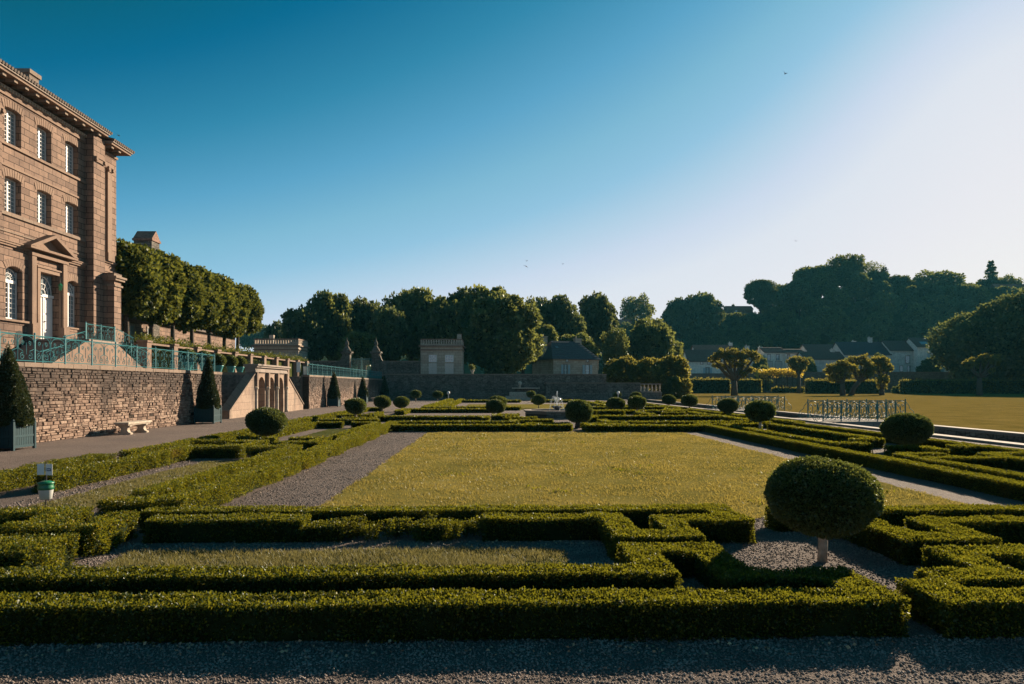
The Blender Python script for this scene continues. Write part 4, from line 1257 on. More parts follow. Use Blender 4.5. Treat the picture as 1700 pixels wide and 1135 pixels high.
# freestanding stone pier at the corner
pr = thing('stone_pier', 'square stone pier with moulded cap beside the right corner of the mansion', 'pier', (-23.0, 41.9, TZ))
MB().box(-.75, .18, -.5, .25, 0, 8.1 - TZ).build('shaft', M['ashlar'], pr)
MB().box(-.8, .26, -.58, .33, 7.75 - TZ, 7.86 - TZ).box(-.84, .34, -.64, .4, 8.1 - TZ, 8.24 - TZ).box(-.92, .42, -.72, .48, 8.24 - TZ, 8.36 - TZ).box(-.75, .2, -.55, .3, 8.36 - TZ, 8.55 - TZ).build('cap', M['coping_dark'], pr)
MB().box(-.8, .3, -.6, .35, 0, 5.1 - TZ).build('base', M['trim'], pr)

# double stair to the door
ds = thing('double_stair', 'double flight of stone steps rising to the white mansion door', 'stairs', (-22.5, 37, TZ))
MB().box(-1.5, 1.5, 35.7 - 37, 38.3 - 37, 0, 4.1 - TZ).build('landing', M['trim'], ds)
MB().box(-1.5, 1.58, 35.65 - 37, 38.35 - 37, 4.1 - TZ, 4.2 - TZ).build('landing_slab', M['coping'], ds)
for s, y0 in ((-1, 35.7), (1, 38.3)):
    f = MB(); n = 10
    for k in range(n):
        a, b = y0 - 37 + s * 3.2 * k / n, y0 - 37 + s * 3.2 * (k + 1) / n
        f.box(-1.45, 1.2, min(a, b), max(a, b), 0, (4.1 - TZ) * (n - k - .5) / n)
    f.build('steps', M['coping'], ds)
    q = MB()
    prof = [(y0 - 37, 0), (y0 - 37 + s * 3.5, 0), (y0 - 37 + s * 3.5, .08), (y0 - 37, 4.14 - TZ)]
    q.prism(prof if s > 0 else prof[::-1], 'x', 1.2, 1.5); q.build('string_wall', M['trim'], ds)
railing('teal railing on the landing before the mansion door', (-21.1, 35.7, 4.2), (-21.1, 38.3, 4.2), 2, .8)
railing('teal stair railing sloping down to the left of the landing', (-21.1, 32.3, 2.6), (-21.1, 35.65, 4.2), 2, .8)
railing('teal stair railing sloping down to the right of the landing', (-21.1, 38.35, 4.2), (-21.1, 41.7, 2.6), 2, .8)

# upper terrace wall with piers, shrubs and hedge panels
uw = thing('terrace_wall', 'low terrace wall of square stone piers below the row of limes', 'wall', (-21.6, 60, TZ))
MB().box(-.9, -.35, 43.0 - 60, 79.6 - 60, 0, 1.85).build('wall', M['rubble_far'], uw)
MB().box(-.95, .02, 43.0 - 60, 79.6 - 60, 1.86, 1.98).build('coping', M['trim'], uw)
for k in range(11):
    y = 42.75 + 3.55 * k - 60
    MB().box(-.4, .18, y - .27, y + .27, 0, 1.98).box(-.45, .24, y - .33, y + .33, 1.98, 2.1).build('pier', M['trim'], uw)
for k in range(6):
    ya = 43.2 + 3.55 * k
    hedge([(-22.0, -21.45, ya, ya + 2.75, TZ + 1.55)], ['clipped hedge panel in the first bay of the terrace wall', 'clipped hedge panel in the second bay of the terrace wall', 'clipped hedge panel in the third bay of the terrace wall', 'clipped hedge panel in the fourth bay of the terrace wall', 'clipped hedge panel in the fifth bay of the terrace wall', 'clipped hedge panel in the last bay seen of the terrace wall'][k], leaf=.09, mat='yew', group='hedge panels of the terrace wall')
def shrub_row(y0, y1, x, z, n, label):
    t = thing('low_shrubs', label, 'shrub', (x, (y0 + y1) / 2, z))
    P = np.stack([rng.normal(size=n) * .28, (y0 - y1) / 2 + (y1 - y0) * rng.random(n), np.abs(rng.normal(size=n)) * .22], 1)
    P[:, 2] *= 1 + .5 * vnoise(P * np.array([1, 1, 0]), .8)
    V, Q = leaf_quads(P, np.tile(np.array([0, 0, 1.]), (n, 1)), .13, up=.3)
    obj('foliage', np_mesh('foliage', V, Q, None, M['lime']), t); return t
shrub_row(42.5, 50, -22.1, UZ - .02, 1500, 'light green shrub border on the terrace nearest the mansion')
shrub_row(50.4, 62, -22.1, UZ - .02, 2200, 'light green shrub border under the middle of the lime row')
shrub_row(62.4, 79, -22.1, UZ - .02, 2600, 'light green shrub border under the far end of the lime row')

# ------------------------------------------------------------------ helpers for the far side of the garden
TH = math.atan(27 / 1133)
def at(px, py, Y):
    """world X and Z of a thing seen at this bearing and height when it stands at distance Y"""
    xc = (px - 850) / 1133; d = Y / (math.cos(TH) - xc * math.sin(TH))
    return d * (xc * math.cos(TH) + math.sin(TH)), 1.8 + (640 - py) * d / 1133

# ------------------------------------------------------------------ terrain
def crest(x):
    return float(np.interp(x, [-400, -84, -28, 20, 40, 62, 87, 99, 110, 119, 131, 141, 165, 185, 197, 400], [14, 14, 14, 12, 12, 13, 15, 19, 27, 33, 38, 33, 32, 30.5, 32, 32]))
HK = 1.5
def hz(x, y):
    x, y = x / HK, y / HK
    t = min(1, max(0, (y - 213) / 38)) ** .8
    return -0.5 + HK * crest(x * 255 / max(y, 200)) * t
n_x, n_y = 70, 30
xs_ = np.linspace(-700, 1100, n_x); ys_ = np.concatenate([np.linspace(300, 480, 26), np.linspace(520, 1580, 8)])
V = [(x, y, hz(x, y)) for y in ys_ for x in xs_]
Q = [(j * n_x + i, j * n_x + i + 1, (j + 1) * n_x + i + 1, (j + 1) * n_x + i) for j in range(len(ys_) - 1) for i in range(n_x - 1)]
o = obj('hill', np_mesh('hill', V, Q, None, M['terrain'], True)); o['kind'] = 'structure'
structure('upper_ground', MB().box(-90, 14.5, 88.65, 165, -.3, 3.0), M['strip'])
structure('village_terrace', MB().box(40, 330, 181.5, 215, -.3, 5.1), M['gravel_court'])

# ------------------------------------------------------------------ trees
def crown_mesh(lobes, L, cov, mat, seed, core=True, inner=0.28, outw=.7, name='crown'):
    """lobes: (cx,cy,cz,rx,ry,rz). Leaves in the outer shell of every lobe"""
    global rng
    rng = np.random.default_rng(seed)
    PP = []; NN = []
    for k, (cx, cy, cz, rx, ry, rz) in enumerate(lobes):
        area = 4 * math.pi * ((rx * ry) ** 1.6 / 3 + (rx * rz) ** 1.6 / 3 + (ry * rz) ** 1.6 / 3) ** (1 / 1.6)
        n = int(area * cov / (.34 * L * L))
        u = unit(rng.normal(size=(n, 3)))
        rr = 1 - inner * rng.random(n) ** 1.6 + .16 * rng.random(n) ** 3
        b = 1 + .16 * vnoise(u * 1.0 + k * 7 + seed, 2.0) + .10 * vnoise(u + k * 3 + seed, 5.0)
        P = np.array([cx, cy, cz]) + u * (rr * b)[:, None] * np.array([rx, ry, rz])
        keep = np.ones(n, bool)
        for j, q in enumerate(lobes):
            if j != k:
                e = ((P - np.array(q[:3])) / np.array(q[3:])); keep &= (e * e).sum(1) > .62
        PP.append(P[keep]); NN.append(u[keep])
    P = np.concatenate(PP); Nn = np.concatenate(NN)
    V, Q = leaf_quads(P, Nn, L, outw=outw, wid=.38, jitter=.45)
    return np_mesh(name, V, Q, None, M[mat])


def core_mesh(lobes, f=.74):
    bm = bmesh.new()
    for (cx, cy, cz, rx, ry, rz) in lobes:
        r = bmesh.ops.create_icosphere(bm, subdivisions=2, radius=1.0)
        for v in r['verts']: v.co = Vector((cx + v.co.x * rx * f, cy + v.co.y * ry * f, cz + v.co.z * rz * f))
    me = bpy.data.meshes.new('inner_twigs'); bm.to_mesh(me); bm.free(); me.materials.append(M['treecore']); return me


def tree(name, label, lobes, L, cov, mat, seed, trunk, loc=(0, 0, 0), group=None, coref=.66, cat='tree', inner=.34, bark='bark'):
    t = thing(name, label, cat, loc, group=group)
    c = obj('crown', crown_mesh(lobes, L, cov, mat, seed, inner=inner), t)
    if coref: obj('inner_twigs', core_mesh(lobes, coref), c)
    tb = MB()
    r, h = trunk
    tb.tube([(0, 0, -.3), (r * .1, 0, h * .4), (0, r * .2, h), (0, 0, min(h * 1.6, max(q[2] for q in lobes)))], r * 1.25, 8, r * .6)
    rr = random.Random(seed)
    for q in lobes[:7]:
        tb.tube([(0, 0, h * .9), (q[0] * .45, q[1] * .45, (h + q[2]) / 2), (q[0] * .9, q[1] * .9, q[2])], r * .5, 6, r * .15)
    tb.build('trunk', M[bark], t, True)
    return t


def lobes_for(seed, w, h, base, n=11, flat=1.0):
    """clumps of uneven size filling a domed crown of width w between heights base and h"""
    r = random.Random(seed); out = []
    cz = base + (h - base) * .46; rz = h - cz; rx = w / 2
    out.append((0, 0, cz, rx * .70, rx * .70, rz * .74))
    n = int(n * 1.9)
    for i in range(n):
        a = i * 2.39996 + r.uniform(-.35, .35); z = -0.82 + 1.78 * (i + .5) / n
        q = math.sqrt(max(.0, 1 - min(1, abs(z)) ** 2.2)) * r.uniform(.60, .80)
        s = r.uniform(.20, .36)
        zz = z * .72 * (rz if z > 0 else (cz - base))
        out.append((math.cos(a) * q * rx, math.sin(a) * q * rx, cz + zz, rx * s * r.uniform(.95, 1.25), rx * s * r.uniform(.95, 1.25), rx * s * r.uniform(.75, 1.1) * flat))
    return out

# prototypes (10 m tall) used all over the far wood
PT = {}
PROTO = [('oak', 'tree', 21, 9.0, 10.0, 2.0, 11), ('ash', 'tree', 22, 7.4, 10.0, 2.2, 10), ('elm', 'tree_dark', 23, 8.2, 10.0, 1.6, 12), ('broad', 'tree_dark', 24, 10.5, 10.0, 1.8, 13), ('airy', 'tree', 25, 8.0, 10.0, 2.4, 11)]
def first_tree(kind, *a, **k): pass
def put_tree(kind, x, y, z, height, label, group=None, rz=None, wide=1.0):
    s = height / 10.0
    if kind not in PT:
        _, mat, seed, w, h, b, n = [p for p in PROTO if p[0] == kind][0]
        t = tree('broadleaf_tree', label, lobes_for(seed, w, h, b, n), .42, 1.0 if kind == 'airy' else 1.9, mat, seed, (.28, 2.6), group=group, coref=0 if kind == 'airy' else .64, inner=.6 if kind == 'airy' else .4)
        PT[kind] = t
    else:
        t = copy_tree(PT[kind], label=label)
        if group: t['group'] = group
        elif 'group' in t: del t['group']
    t.location = (x, y, z); t.scale = (s * wide, s * wide, s)
    t.rotation_euler = (0, 0, random.uniform(0, 6.28) if rz is None else rz)
    return t

def tree_px(kind, px, top, wpx, Y, base, label, group=None):
    """tree whose top shows at this bearing and height; wpx = its width in the view"""
    X, zt = at(px, top, Y)
    p = [q for q in PROTO if q[0] == kind][0]
    h = zt - base; w = wpx * Y / 1133
    return put_tree(kind, X, Y, base, h, label, group, wide=(w / (h / 10) / p[3]))

# trees behind the end wall
for a in [('elm', 462, 530, 50, 150, 3, 'small dark tree seen between the last lime and the left pavilion'),
          ('elm', 506, 503, 78, 112, 3, 'leftmost full tree behind the left pavilion'),
          ('oak', 550, 483, 88, 116, 3, 'rounded tree with crown rising right behind the left pavilion roof'),
          ('elm', 606, 489, 78, 122, 3, 'tree whose top shows above the gate pillars'),
          ('ash', 596, 545, 62, 104, 3, 'lower bushy tree right behind the iron gate'),
          ('elm', 645, 503, 66, 108, 3, 'dark tree right of the iron gate'),
          ('oak', 684, 476, 92, 118, 3, 'large domed tree behind the wall left of the right pavilion'),
          ('ash', 735, 487, 70, 112, 3, 'tree right above the roof of the right pavilion'),
          ('elm', 768, 474, 80, 124, 3, 'tall dark tree behind the right pavilion chimney'),
          ('oak', 812, 473, 96, 120, 3, 'tall tree behind the big chestnut'),
          ('airy', 868, 493, 80, 140, 3, 'tree on the skyline right of the chestnut'),
          ('broad', 918, 492, 92, 146, 3, 'wide tree on the skyline above the house with hipped roof'),
          ('oak', 898, 538, 56, 118, 3, 'pale leaved tree behind the left chimney of the hipped house'),
          ('elm', 991, 480, 64, 158, 6, 'dark upright tree on the skyline right of the hipped house'),
          ('ash', 960, 548, 64, 128, 3, 'bushy tree directly behind the hipped house'),
          ('airy', 1020, 540, 50, 135, 3, 'light tree right of the hipped house chimney'),
          ('airy', 1057, 487, 58, 354, 21, 'airy grey green tree alone on the skyline at the centre'),
          ('oak', 1082, 527, 88, 150, 1, 'rounded tree behind the golden shrubs'),
          ('elm', 1128, 492, 52, 354, 24, 'tree on the skyline left of the tall dark one above the village'),
          ('elm', 1166, 481, 66, 351, 21, 'tall dark tree on the skyline above the left village houses'),
          ('ash', 1105, 560, 60, 160, 1, 'low dark tree left of the village houses')]:
    tree_px(*a)
tree('chestnut_tree', 'largest rounded chestnut tree standing beside the right pavilion', lobes_for(31, 11.0, 13.6, -.3, 15), .42, 2.5, 'tree', 31, (.4, 3), (at(832, 600, 103)[0], 103, 3))
tree('chestnut_tree', 'huge dark domed tree at the right edge before the hillside', lobes_for(32, 31, 22, 3.0, 16), .62, 2.2, 'tree_dark', 32, (.8, 5), (at(1688, 600, 158)[0], 158, 0))

# the hillside wood
rw = random.Random(5)
WOOD = 'trees of the hillside wood'
for row, (Y, gap) in enumerate(((217, 9.5), (226, 9), (236, 9), (246, 9), (257, 9.5), (270, 10))):
    x = (45, 20, 0, -10, -10, -10)[row] * HK
    xm = (205, 212, 220, 226, 232, 236)[row] * HK
    while x < xm:
        yy = Y * HK + rw.uniform(-5, 5); hgt = HK * rw.uniform(9.0, 13.5) * (0.85 if row in (0, 5) else 1)
        kind = rw.choice(['oak', 'ash', 'elm', 'broad', 'airy'])
        put_tree(kind, x, yy, hz(x, yy) - .8, hgt, 'leafy tree in the dark wood covering the hillside', WOOD)
        x += HK * gap * rw.uniform(.75, 1.15)
x = -390
while x < 0:
    yy = 352 + rw.uniform(-20, 60)
    put_tree(rw.choice(['elm', 'broad', 'oak']), x, yy, hz(x, yy) - .6, HK * rw.uniform(9, 13), 'distant tree low behind the pavilions', 'distant trees behind the pavilions')
    x += 21

for a in [('elm', 1203, 516, 44, 243, 'dark tree masking the left end of the long low hill roof'), ('oak', 1226, 518, 44, 242, 'dark tree in front of the middle of the long low hill roof'), ('elm', 1250, 517, 44, 241, 'dark tree under the umbrella pine beside the hill roof'),
          ('elm', 1034, 533, 50, 215, 'tree hiding the walls of the small roofs on the central slope'),
          ('oak', 1180, 520, 50, 238, 'low tree right of the tall dark skyline tree above the village')]:
    X, zt = at(a[1], a[2], a[4] * HK); tree_px(a[0], a[1], a[2], a[3], a[4] * HK, zt - 12 * HK, a[5])
# named trees along the hill crest
for a in [('oak', 1352, 440, 70, 258, 'rounded tree on the hill crest left of the highest tree'), ('ash', 1312, 466, 60, 256, 'tree on the hill crest right of the umbrella pine'),
          ('airy', 1404, 419, 66, 258, 'highest tree of the hill crest'), ('airy', 1556, 446, 84, 260, 'broad spreading tree on the crest left of the conifer'),
          ('elm', 1602, 466, 44, 262, 'small tree on the crest just left of the conifer'), ('elm', 1500, 462, 50, 258, 'dark tree on the crest right of the cypress')]:
    X, zt = at(a[1], a[2], a[4] * HK); b = hz(X, a[4] * HK) - 1
    tree_px(a[0], a[1], a[2], a[3], a[4] * HK, b, a[5])

def conifer(name, label, x, y, z, h, w, L, mat, seed, tiers, cat='tree'):
    global rng
    rng = np.random.default_rng(seed); r = random.Random(seed)
    t = thing(name, label, cat, (x, y, z)); P = []; Nn = []
    for k in range(tiers):
        f = k / tiers; zz = h * (.12 + .86 * f); rad = w / 2 * (1 - f) ** .8
        for j in range(9):
            a = r.uniform(0, 6.28); n = 26
            s = rng.random(n) ** .7
            P.append(np.stack([np.cos(a + rng.normal(size=n) * .2) * rad * s, np.sin(a + rng.normal(size=n) * .2) * rad * s, zz - .12 * rad * s + rng.normal(size=n) * .12], 1))
            Nn.append(np.tile(np.array([[math.cos(a), math.sin(a), -.1]]), (n, 1)))
    P = np.concatenate(P); Nn = np.concatenate(Nn)
    V, Q = leaf_quads(P, Nn, L, outw=1.2)
    obj('crown', np_mesh('crown', V, Q, None, M[mat]), t)
    MB().tube([(0, 0, -.5), (0, 0, h * .95)], h * .02, 6, .03).build('trunk', M['bark'], t); return t
def spot(px, py, Y):
    Y *= HK; X, zt = at(px, py, Y); b = hz(X, Y) - .8
    return X, Y, b, (zt - b) / HK
X, Y_, b, h_ = spot(1645, 429, 260)
conifer('conifer_tree', 'tiered conifer rising above the crest at the far right', X, Y_, b, h_, 10.5, .7, 'tree_dark', 41, 17).scale = (HK, HK, HK)
X, Y_, b, h_ = spot(1217, 498, 256)
conifer('conifer_tree', 'tiny pointed conifer beside the roofs left of the umbrella pine', X, Y_, b, h_, 3.4, .4, 'tree_dark', 42, 10).scale = (HK, HK, HK)
X, Y_, b, h_ = spot(1466, 447, 256)
tree('cypress_tree', 'dark narrow cypress on the hill crest', [(0, 0, h_ * .5, 2.3, 2.3, h_ * .5), (.2, 0, h_ * .4, 2.5, 2.5, h_ * .36)], .4, 2.6, 'yew', 43, (.3, 2), (X, Y_, b)).scale = (HK, HK, HK)
X, Y_, b, hh = spot(1262, 465, 246)
tree('umbrella_pine', 'umbrella pine with a dense rounded crown on the skyline', [(0, 0, hh - 3.6, 4.9, 4.9, 3.4), (-3.2, 0, hh - 4.2, 2.4, 2.4, 2.2), (3.0, .5, hh - 4.6, 2.6, 2.4, 2.6), (0, -1.5, hh - 2.6, 3.4, 3.0, 2.4), (-4.4, 0, hh - 6.2, 1.4, 1.4, .8), (-3.6, 0, hh - 7.8, 1.2, 1.2, .7), (2.6, 0, hh - 7.0, 2.2, 2, 1.3), (.5, 0, hh - 8.0, 3.2, 3, 1.8), (1.5, 0, hh - 9.6, 2.4, 2.2, 1.2)], .34, 2.2, 'tree_dark', 44, (.35, max(2, hh - 7)), (X, Y_, b), coref=.8).scale = (HK, HK, HK)
X, Y_, b, h_ = spot(1443, 430, 262)
tree('birch_tree', 'sparse see-through tree on the crest with sky between its branches', lobes_for(45, 12.0, h_, 4, 12), .42, .34, 'tree', 45, (.25, 5), (X, Y_, b), coref=0, inner=.7).scale = (HK, HK, HK)

# row of clipped limes
LIME = 'clipped limes in a row on the upper terrace'
LL = ['first clipped lime of the row, beside the mansion corner', 'second clipped lime from the mansion corner', 'third clipped lime from the mansion corner', 'clipped lime in the middle of the row of seven', 'third clipped lime before the open end of the row', 'last but one clipped lime of the row', 'last clipped lime at the open end of the row']
def lime(seed):
    r = random.Random(seed); lo = [(0, 0, 4.35, 1.6, 1.65, 1.95)]
    for i in range(34):
        a = i * 2.4; z = -1 + 2 * (i + .5) / 34
        q = (1 - abs(z) ** 3.2) ** .5
        s_ = r.uniform(.55, .85)
        lo.append((math.cos(a) * q * 1.42, math.sin(a) * q * 1.55, 4.3 + z * 1.75 + r.uniform(-.15, .15), s_, s_, s_ * .9))
    return tree('lime_tree', 'x', lo, .24, 1.9, 'lime', seed, (.16, 2.0), group=LIME, coref=.78, inner=.35)
l0, l1 = lime(51), lime(52)
for i in range(7):
    src = (l0, l1)[i % 2]
    t = src if i < 2 else copy_tree(src)
    t['label'] = LL[i]
    t.location = (-24.4, 45.7 + 3.25 * i, UZ); t.rotation_euler = (0, 0, (i // 2) * math.pi)
    t.scale = (1, 1, 1.0 + .03 * math.sin(i * 2.1))

# ------------------------------------------------------------------ end wall, pavilions, gate
rubble_wall('end_wall', 'long shaded stone wall closing the far end of the garden', [(-14.4, 14.3, 88.0, 88.6, -.2, 3.18)], [(-14.4, 14.35, 87.95, 88.65, 3.18, 3.32)], mat='rubble_far', origin=(0, 88, 0))
rubble_wall('end_wall', 'lower front wall right of the niche below the golden shrubs', [(6.4, 18.6, 87.3, 87.9, -.2, 2.08)], [(6.3, 18.6, 87.25, 87.94, 2.08, 2.2)], mat='rubble_far', origin=(12, 87, 0))
rubble_wall('gate_wall', 'shaded wall between the left pavilion and the gate', [(-26.3, -20.6, 92.4, 92.9, 2.9, 5.0)], [(-26.3, -20.6, 92.35, 92.95, 5.0, 5.15)], mat='rubble_far', origin=(-23, 92, 3))
rubble_wall('gate_wall', 'shaded wall between the gate and the right pavilion', [(-15.6, -10.2, 92.4, 92.9, 2.9, 5.0)], [(-15.6, -10.2, 92.35, 92.95, 5.0, 5.15)], mat='rubble_far', origin=(-12, 92, 3))

def pavilion(x0, x1, label, wins, chim):
    cx = (x0 + x1) / 2; w = (x1 - x0) / 2
    t = thing('garden_pavilion', label, 'pavilion', (cx, 92, 3.0)); d = 4.4
    MB().box(-w, w, 0, d, -.2, 4.05).build('wall', M['stone_far'], t)
    MB().box(-w - .12, w + .12, -.12, d + .12, 3.55, 3.7).box(-w - .25, w + .25, -.25, d + .25, 4.05, 4.22).build('cornice', M['trim'], t)
    p = MB(); p.box(-w, w, 0, d, 4.22, 4.4)
    for (a, b, c, e) in ((-w, w, 0, .25), (-w, w, d - .25, d)):
        k = a
        while k < b - .1: p.box(k, k + .16, c + .04, e - .04, 4.4, 4.95); k += .34
    for (a, c) in ((-w, -w + .25), (w - .25, w)):
        k = .35
        while k < d - .4: p.box(a + .04, c - .04, k, k + .16, 4.4, 4.95); k += .34
    p.build('parapet_balusters', M['stone_far'], t)
    MB().box(-w, w, 0, .28, 4.95, 5.1).box(-w, w, d - .28, d, 4.95, 5.1).box(-w, -w + .28, .28, d - .28, 4.95, 5.098).box(w - .28, w, .28, d - .28, 4.95, 5.098).box(-w + .3, w - .3, .3, d - .3, 4.3, 4.5).build('parapet_rail', M['trim'], t)
    for q in chim:
        MB().box(q[0] - .3, q[0] + .3, q[1] - .25, q[1] + .25, 4.4, q[2]).build('chimney', M['stone_far'], t)
    for (a, b) in wins:
        f = MB()
        a -= cx; b -= cx
        f.box(a, a + .1, -.03, .04, 2.05, 2.85); f.box(b - .1, b, -.03, .04, 2.05, 2.85); f.box(a, b, -.035, .04, 2.85, 2.93); f.box(a, b, -.035, .04, 1.98, 2.05)
        for s in (.33, .66): f.box(a + (b - a) * s - .025, a + (b - a) * s + .025, -.025, .03, 2.05, 2.85)
        f.box(a + .1, b - .1, -.02, .03, 2.42, 2.47)
        o = f.build('window', M['white_paint'], t); MB().box(a, b, -.01, .01, 2.05, 2.85).build('pane', M['glass'], o)
        s = MB(); s.box(a, (a + b) / 2 - .01, -.05, .02, .25, 1.8); s.box((a + b) / 2 + .01, b, -.05, .02, .25, 1.8)
        for k in range(5): s.box(a + .05, b - .05, -.07, -.05, .35 + k * .3, .39 + k * .3)
        s.build('shutters', M['pale_shutter'], t)
    return t
M['stone_far'] = stone_mat('pavilion stone', 0.75, 0.36, (0.48, 0.40, 0.32), (0.37, 0.30, 0.24), (0.15, 0.12, 0.10), 0.012, stain=.3, bump=.4, fine=6)
pavilion(-10.1, -4.5, 'small stone pavilion with two shuttered windows right of the gate', [(at(712, 0, 92)[0], at(725, 0, 92)[0]), (at(739, 0, 92)[0], at(753, 0, 92)[0])], [(2.3, 2.2, 5.9)])
pv = pavilion(-32.3, -26.4, 'stone pavilion with a sunlit right side left of the gate', [], [(-1.6, 3.2, 5.8)])
MB().box(at(446, 0, 92)[0] + 29.35, at(459, 0, 92)[0] + 29.35, -.03, .03, 1.7, 2.6).build('panel', M['pale_shutter'], pv)

gt = thing('garden_gate', 'teal iron gate between two tall stone pillars at the far terrace', 'gate', (-18.1, 92.5, 3.0))
for s in (-1, 1):
    p = MB(); x = s * 1.95
    p.box(x - .5, x + .5, -.5, .5, -.2, 3.05).box(x - .62, x + .62, -.62, .62, 3.05, 3.2).box(x - .75, x + .75, -.75, .75, 3.2, 3.38)
    o = p.build('pillar', M['rubble_far'], gt)
    MB().lathe([(.5, 3.38), (.55, 3.6), (.3, 4.0), (.16, 4.2), (.28, 4.4), (.22, 4.65), (.05, 5.0), (.02, 5.3)], x, 0, 12).build('finial', M['rubble_far'], o, True)
    MB().prism([(s * 2.45, -.2), (s * 3.4, -.2), (s * 3.4, 1.9), (s * 3.0, 2.0), (s * 2.7, 2.4), (s * 2.55, 2.9), (s * 2.45, 3.0)][::s], 'y', -.3, .3).build('scroll_buttress', M['rubble_far'], gt)
for s in (0, 1):
    m = MB(); x0 = -1.42 + s * 1.44
    m.box(x0, x0 + 1.4, -.03, .03, 2.35, 2.42).box(x0, x0 + 1.4, -.03, .03, .2, .27).box(x0, x0 + .06, -.032, .032, 0, 2.6).box(x0 + 1.34, x0 + 1.4, -.032, .032, 0, 2.6).box(x0, x0 + 1.4, -.02, .02, .9, .95)
    for k in range(9): m.tube([(x0 + .14 + k * .14, 0, .2), (x0 + .14 + k * .14, 0, 2.5)], .018, 5)
    m.build('gate_leaf', M['iron'], gt)

nf = thing('wall_fountain', 'low stone niche with a sunlit ledge in front of the end wall', 'niche', (at(873, 650, 86.6)[0], 86.6, 0))
MB().box(-2.6, 2.6, -.1, .6, 0, .5).box(-2.1, 1.3, -.2, .6, .5, 1.0).build('block_base', M['white_stone'], nf, bevel=.03)
MB().box(-1.75, 1.75, -.35, .65, 1.42, 1.56).build('ledge', M['white_stone'], nf)
MB().box(-1.4, 1.4, .1, .6, 1.0, 1.42).build('back', M['rubble_far'], nf)
MB().lathe([(.16, 1.56), (.1, 1.8), (.22, 2.0), (.26, 2.2), (.12, 2.35)], -.75, .2, 10).build('urn', M['white_stone'], nf, True)

bl = thing('balustrade', 'short pale balustrade at the canal head under the golden shrubs', 'balustrade', (19.6, 87.6, 0))
MB().box(-1.6, 1.7, -.2, .2, .95, 1.07).box(-1.6, 1.7, -.2, .2, 1.95, 2.08).build('rails', M['coping'], bl)
for k in range(7):
    MB().lathe([(.1, 1.07), (.1, 1.15), (.06, 1.25), (.12, 1.5), (.06, 1.8), (.1, 1.95)], -1.45 + k * .5, 0, 8).build('baluster', M['white_stone'], bl, True)
MB().box(-1.7, 1.8, -.15, .5, -1, .94).build('wall', M['dark_stone'], bl)

